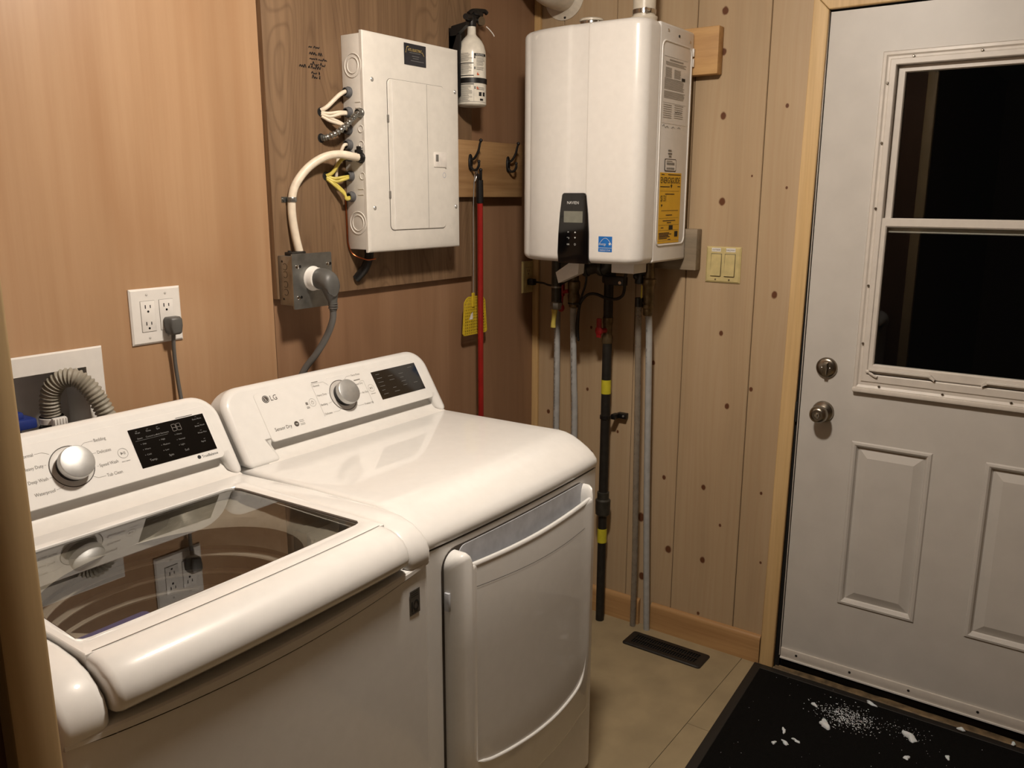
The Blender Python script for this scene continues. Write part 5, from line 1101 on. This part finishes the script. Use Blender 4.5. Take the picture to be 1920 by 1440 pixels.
# light switch
sw_ = thing('light_switch', 'ivory double rocker light switch on the pine wall', 'light switch', (-.004, -.735, 1.2798))
syy, szz = -.6765, 1.2805
def platey(bm, y0, y1, z0, z1, t=.006, e=.005):
    q = lambda x, e: [V((x, y0-e, z0+e)), V((x, y1+e, z0+e)), V((x, y1+e, z1-e)), V((x, y0-e, z1-e))]
    loft(bm, [q(0, 0), q(-t*.45, 0), q(-t, e)])
bm = nb(); platey(bm, syy, syy-.1165, szz, szz+.1145); obj('cover_plate', bm, 'ivory', sw_, smooth=20)
for yc in (-.7118, -.7578):
    b = nb(); box(b, -.0068, -.005, yc-.0180, yc+.0180, 1.3005, 1.3730, .0004); obj('rocker_gap', b, 'seam', sw_)
    b = nb(); loft(b, [[V((-.0064, y, z)) for y, z in ((yc-.0168, 1.3018), (yc+.0168, 1.3018), (yc+.0168, 1.3717), (yc-.0168, 1.3717))], [V((x, y, z)) for x, y, z in ((-.0112, yc-.0162, 1.3024), (-.0112, yc+.0162, 1.3024), (-.0078, yc+.0162, 1.3711), (-.0078, yc-.0162, 1.3711))]]); obj('rocker', b, 'ivory', sw_, smooth=0)
    b = nb(); lathe(b, [(.003, 0), (.0028, .001), (.001, .0016)], (-.006, yc, 1.2905), (-1, 0, 0), 10); obj('screw', b, 'brass', sw_)
for yc, s in ((-.7105, 'OUTSIDE'), (-.7590, 'HALLWAY')):
    b = nb(); rect(b, lambda y, z: V((-.0064, y, z)), yc-.0155, yc+.0155, 1.3792, 1.3912); lb_ = obj('paper_label', b, 'paper', sw_, flat=True, smooth=0)
    b = nb(); text(b, s, .0066, lambda a, z: V((-.0068, -a, z)), -yc, 1.3828, 'CENTER', wx=.95); obj('label_lettering', b, 'print', lb_, flat=True, smooth=0)

# ================================================================== FLOOR THINGS
rg = thing('floor_register', 'dark brown slotted floor register in front of the baseboard', 'floor vent', (-.119, -.648, 0))
bm = nb(); oo = rrect(-.168, -.070, -.796, -.502, .010, 4)
inr = rrect(-.148, -.090, -.770, -.528, .002, 4)
loft(bm, [[V((x, y, .0002)) for x, y in oo], [V((x, y, .004)) for x, y in oo], [V((lerp(x, -.119, .08), lerp(y, -.649, .03), .0068)) for x, y in oo], [V((x, y, .0068)) for x, y in inr], [V((x, y, .0012)) for x, y in inr]], cap=False); poly(bm, [V((x, y, .0012)) for x, y in inr]); obj('frame', bm, 'register', rg, smooth=30)
b = nb(); box(b, -.1485, -.0895, -.7705, -.5275, .0013, .0018); obj('well', b, 'gasket', rg)
for i in range(26):
    y = -.532-i*.0094; b = nb(); prism(b, [(0, .002), (.0028, .002), (.0048, .0066), (.002, .0066)], lambda a, z: V((-.147, y-a, z)), lambda a, z: V((-.0915, y-a, z))); obj('slat', b, 'register', rg)
b = nb(); box(b, -.1215, -.1165, -.769, -.529, .003, .0069); obj('bar', b, 'register', rg)
# mat
mt = thing('door_mat', 'black ribbed door mat with scattered snow in front of the door', 'door mat', (-.49, -1.4, 0))
mo = [(-.014, -.931), (-.955, -.985), (-.955, -1.87), (-.014, -1.87)]
mc = (-.485, -1.41)
def mring(e, z): return [V((x+(e if x < mc[0] else -e), y+(-e if y > mc[1] else e), z)) for x, y in mo]
bm = nb(); loft(bm, [mring(0, .0004), mring(.002, .002), mring(.028, .0032), mring(.030, .0015)]); obj('rubber_border', bm, 'matedge', mt)
bm = nb(); ny, nx = 58, 40
i0 = mring(.0295, 0); rows = []
for i in range(ny+1):
    row = []
    for j in range(nx+1):
        a = i0[0].lerp(i0[1], j/nx); c = i0[3].lerp(i0[2], j/nx); p = a.lerp(c, i/ny); ed = min(i, j, ny-i, nx-j)
        row.append(bm.verts.new((p.x, p.y, .0022 if ed == 0 else .0062+(.0014 if i % 2 else 0)+random.random()*.0006)))
    rows.append(row)
for i in range(ny):
    for j in range(nx): bm.faces.new((rows[i][j], rows[i][j+1], rows[i+1][j+1], rows[i+1][j]))
obj('ribbed_pile', bm, 'mat', mt, smooth=60)
def clump(x, y, sx, sy, h, rot, label, group=None, seedv=0):
    rnd = random.Random(seedv); b = nb(); bmesh.ops.create_icosphere(b, subdivisions=3, radius=1)
    ph = [rnd.random()*6.28 for _ in range(6)]
    for v in b.verts:
        a = math.atan2(v.co.y, v.co.x); k = 1+.28*math.sin(2*a+ph[0])+.2*math.sin(3*a+ph[1])+.14*math.sin(5*a+ph[2])+rnd.uniform(-.06, .06)
        X_, Y_ = v.co.x*k*sx, v.co.y*k*sy; v.co = V((x+X_*math.cos(rot)-Y_*math.sin(rot), y+X_*math.sin(rot)+Y_*math.cos(rot), .0080+max(-.002, v.co.z*h*(1+.4*math.sin(3*v.co.x+ph[3])))))
    return single('snow_clump', b, 'snow', label, 'snow', (x, y, .0075), 'snow clumps on the mat', smooth=60)
SN = [(-.243, -1.229, .019, .015, .010, .5, 'chunky white snow clump beside the powdery snow patch'), (-.160, -1.450, .022, .014, .009, .9, 'largest elongated snow clump right of the powdery patch'),
      (-.050, -1.318, .017, .006, .005, 1.3, 'thin snow sliver near the sill above the powdery patch'), (-.030, -1.566, .013, .006, .005, 1.2, 'small oblong snow bit near the sill at the right'), (-.018, -1.700, .007, .006, .005, .2, 'tiny snow bit by the sill at the far right edge'),
      (-.345, -1.140, .012, .006, .004, .4, 'translucent snow flake, farthest back of the left cluster'), (-.372, -1.185, .012, .005, .004, 1.4, 'translucent snow flake, right end of the left cluster'), (-.400, -1.162, .013, .006, .004, 1.2, 'translucent snow flake, front of the left cluster'), (-.418, -1.135, .008, .006, .004, .2, 'translucent snow flake, left end of the left cluster'),
      (-.266, -1.462, .008, .009, .004, .3, 'dull snow bit at the bottom edge, left one'), (-.198, -1.556, .008, .007, .004, .3, 'dull snow bit at the bottom edge, right one'), (-.160, -1.175, .009, .007, .005, .8, 'small snow bit left of the powdery patch')]
for i, s in enumerate(SN): clump(*s, seedv=i+3)
bm = nb(); rnd = random.Random(5)
def grain(bm, x, y, r, z=.0078):
    vs = [bm.verts.new((x+r*math.cos(a)*rnd.uniform(.6, 1.2), y+r*math.sin(a)*rnd.uniform(.6, 1.2), z)) for a in (0, 1.57, 3.14, 4.71)]; t = bm.verts.new((x, y, z+r*.7))
    for i in range(4): bm.faces.new((vs[i], vs[(i+1) % 4], t))
for _ in range(620):
    g1, g2 = rnd.gauss(0, .030), rnd.gauss(0, .042); grain(bm, -.165+g1, -1.272+g2, rnd.uniform(.0008, .0026))
for _ in range(90): grain(bm, -.14+rnd.gauss(0, .02), -1.43+rnd.gauss(0, .03), rnd.uniform(.0006, .0016))
for _ in range(60): grain(bm, rnd.uniform(-.6, -.04), rnd.uniform(-1.75, -1.0), rnd.uniform(.0005, .0014))
sn = single('snow_dusting', bm, 'snow', 'powdery snow dusted over the black door mat', 'snow', (-.165, -1.272, .0075), smooth=0); sn['kind'] = 'stuff'

# ================================================================== LAMPS
def lamp(name, label, c, r, m_):
    t = thing(name, label, 'ceiling light', (c.x, c.y, CEIL-.08))
    b = nb(); lathe(b, [(r*.95, CEIL-.0005), (r*1.05, CEIL-.004), (r*1.05, CEIL-.022), (r*.9, CEIL-.026)], (c.x, c.y, 0), (0, 0, 1), 32); obj('lamp_base', b, 'whitep', t)
    b = nb(); lathe(b, [(r*math.cos(a*math.pi/20), CEIL-.026-r*.62*math.sin(a*math.pi/20)) for a in range(0, 11, 2)], (c.x, c.y, 0), (0, 0, 1), 16, cap=False); obj('lamp_shade', b, m_, t, smooth=60)
lamp('ceiling_lamp', 'round glass ceiling light above the laundry corner', LAMP, .085, 'lamp')
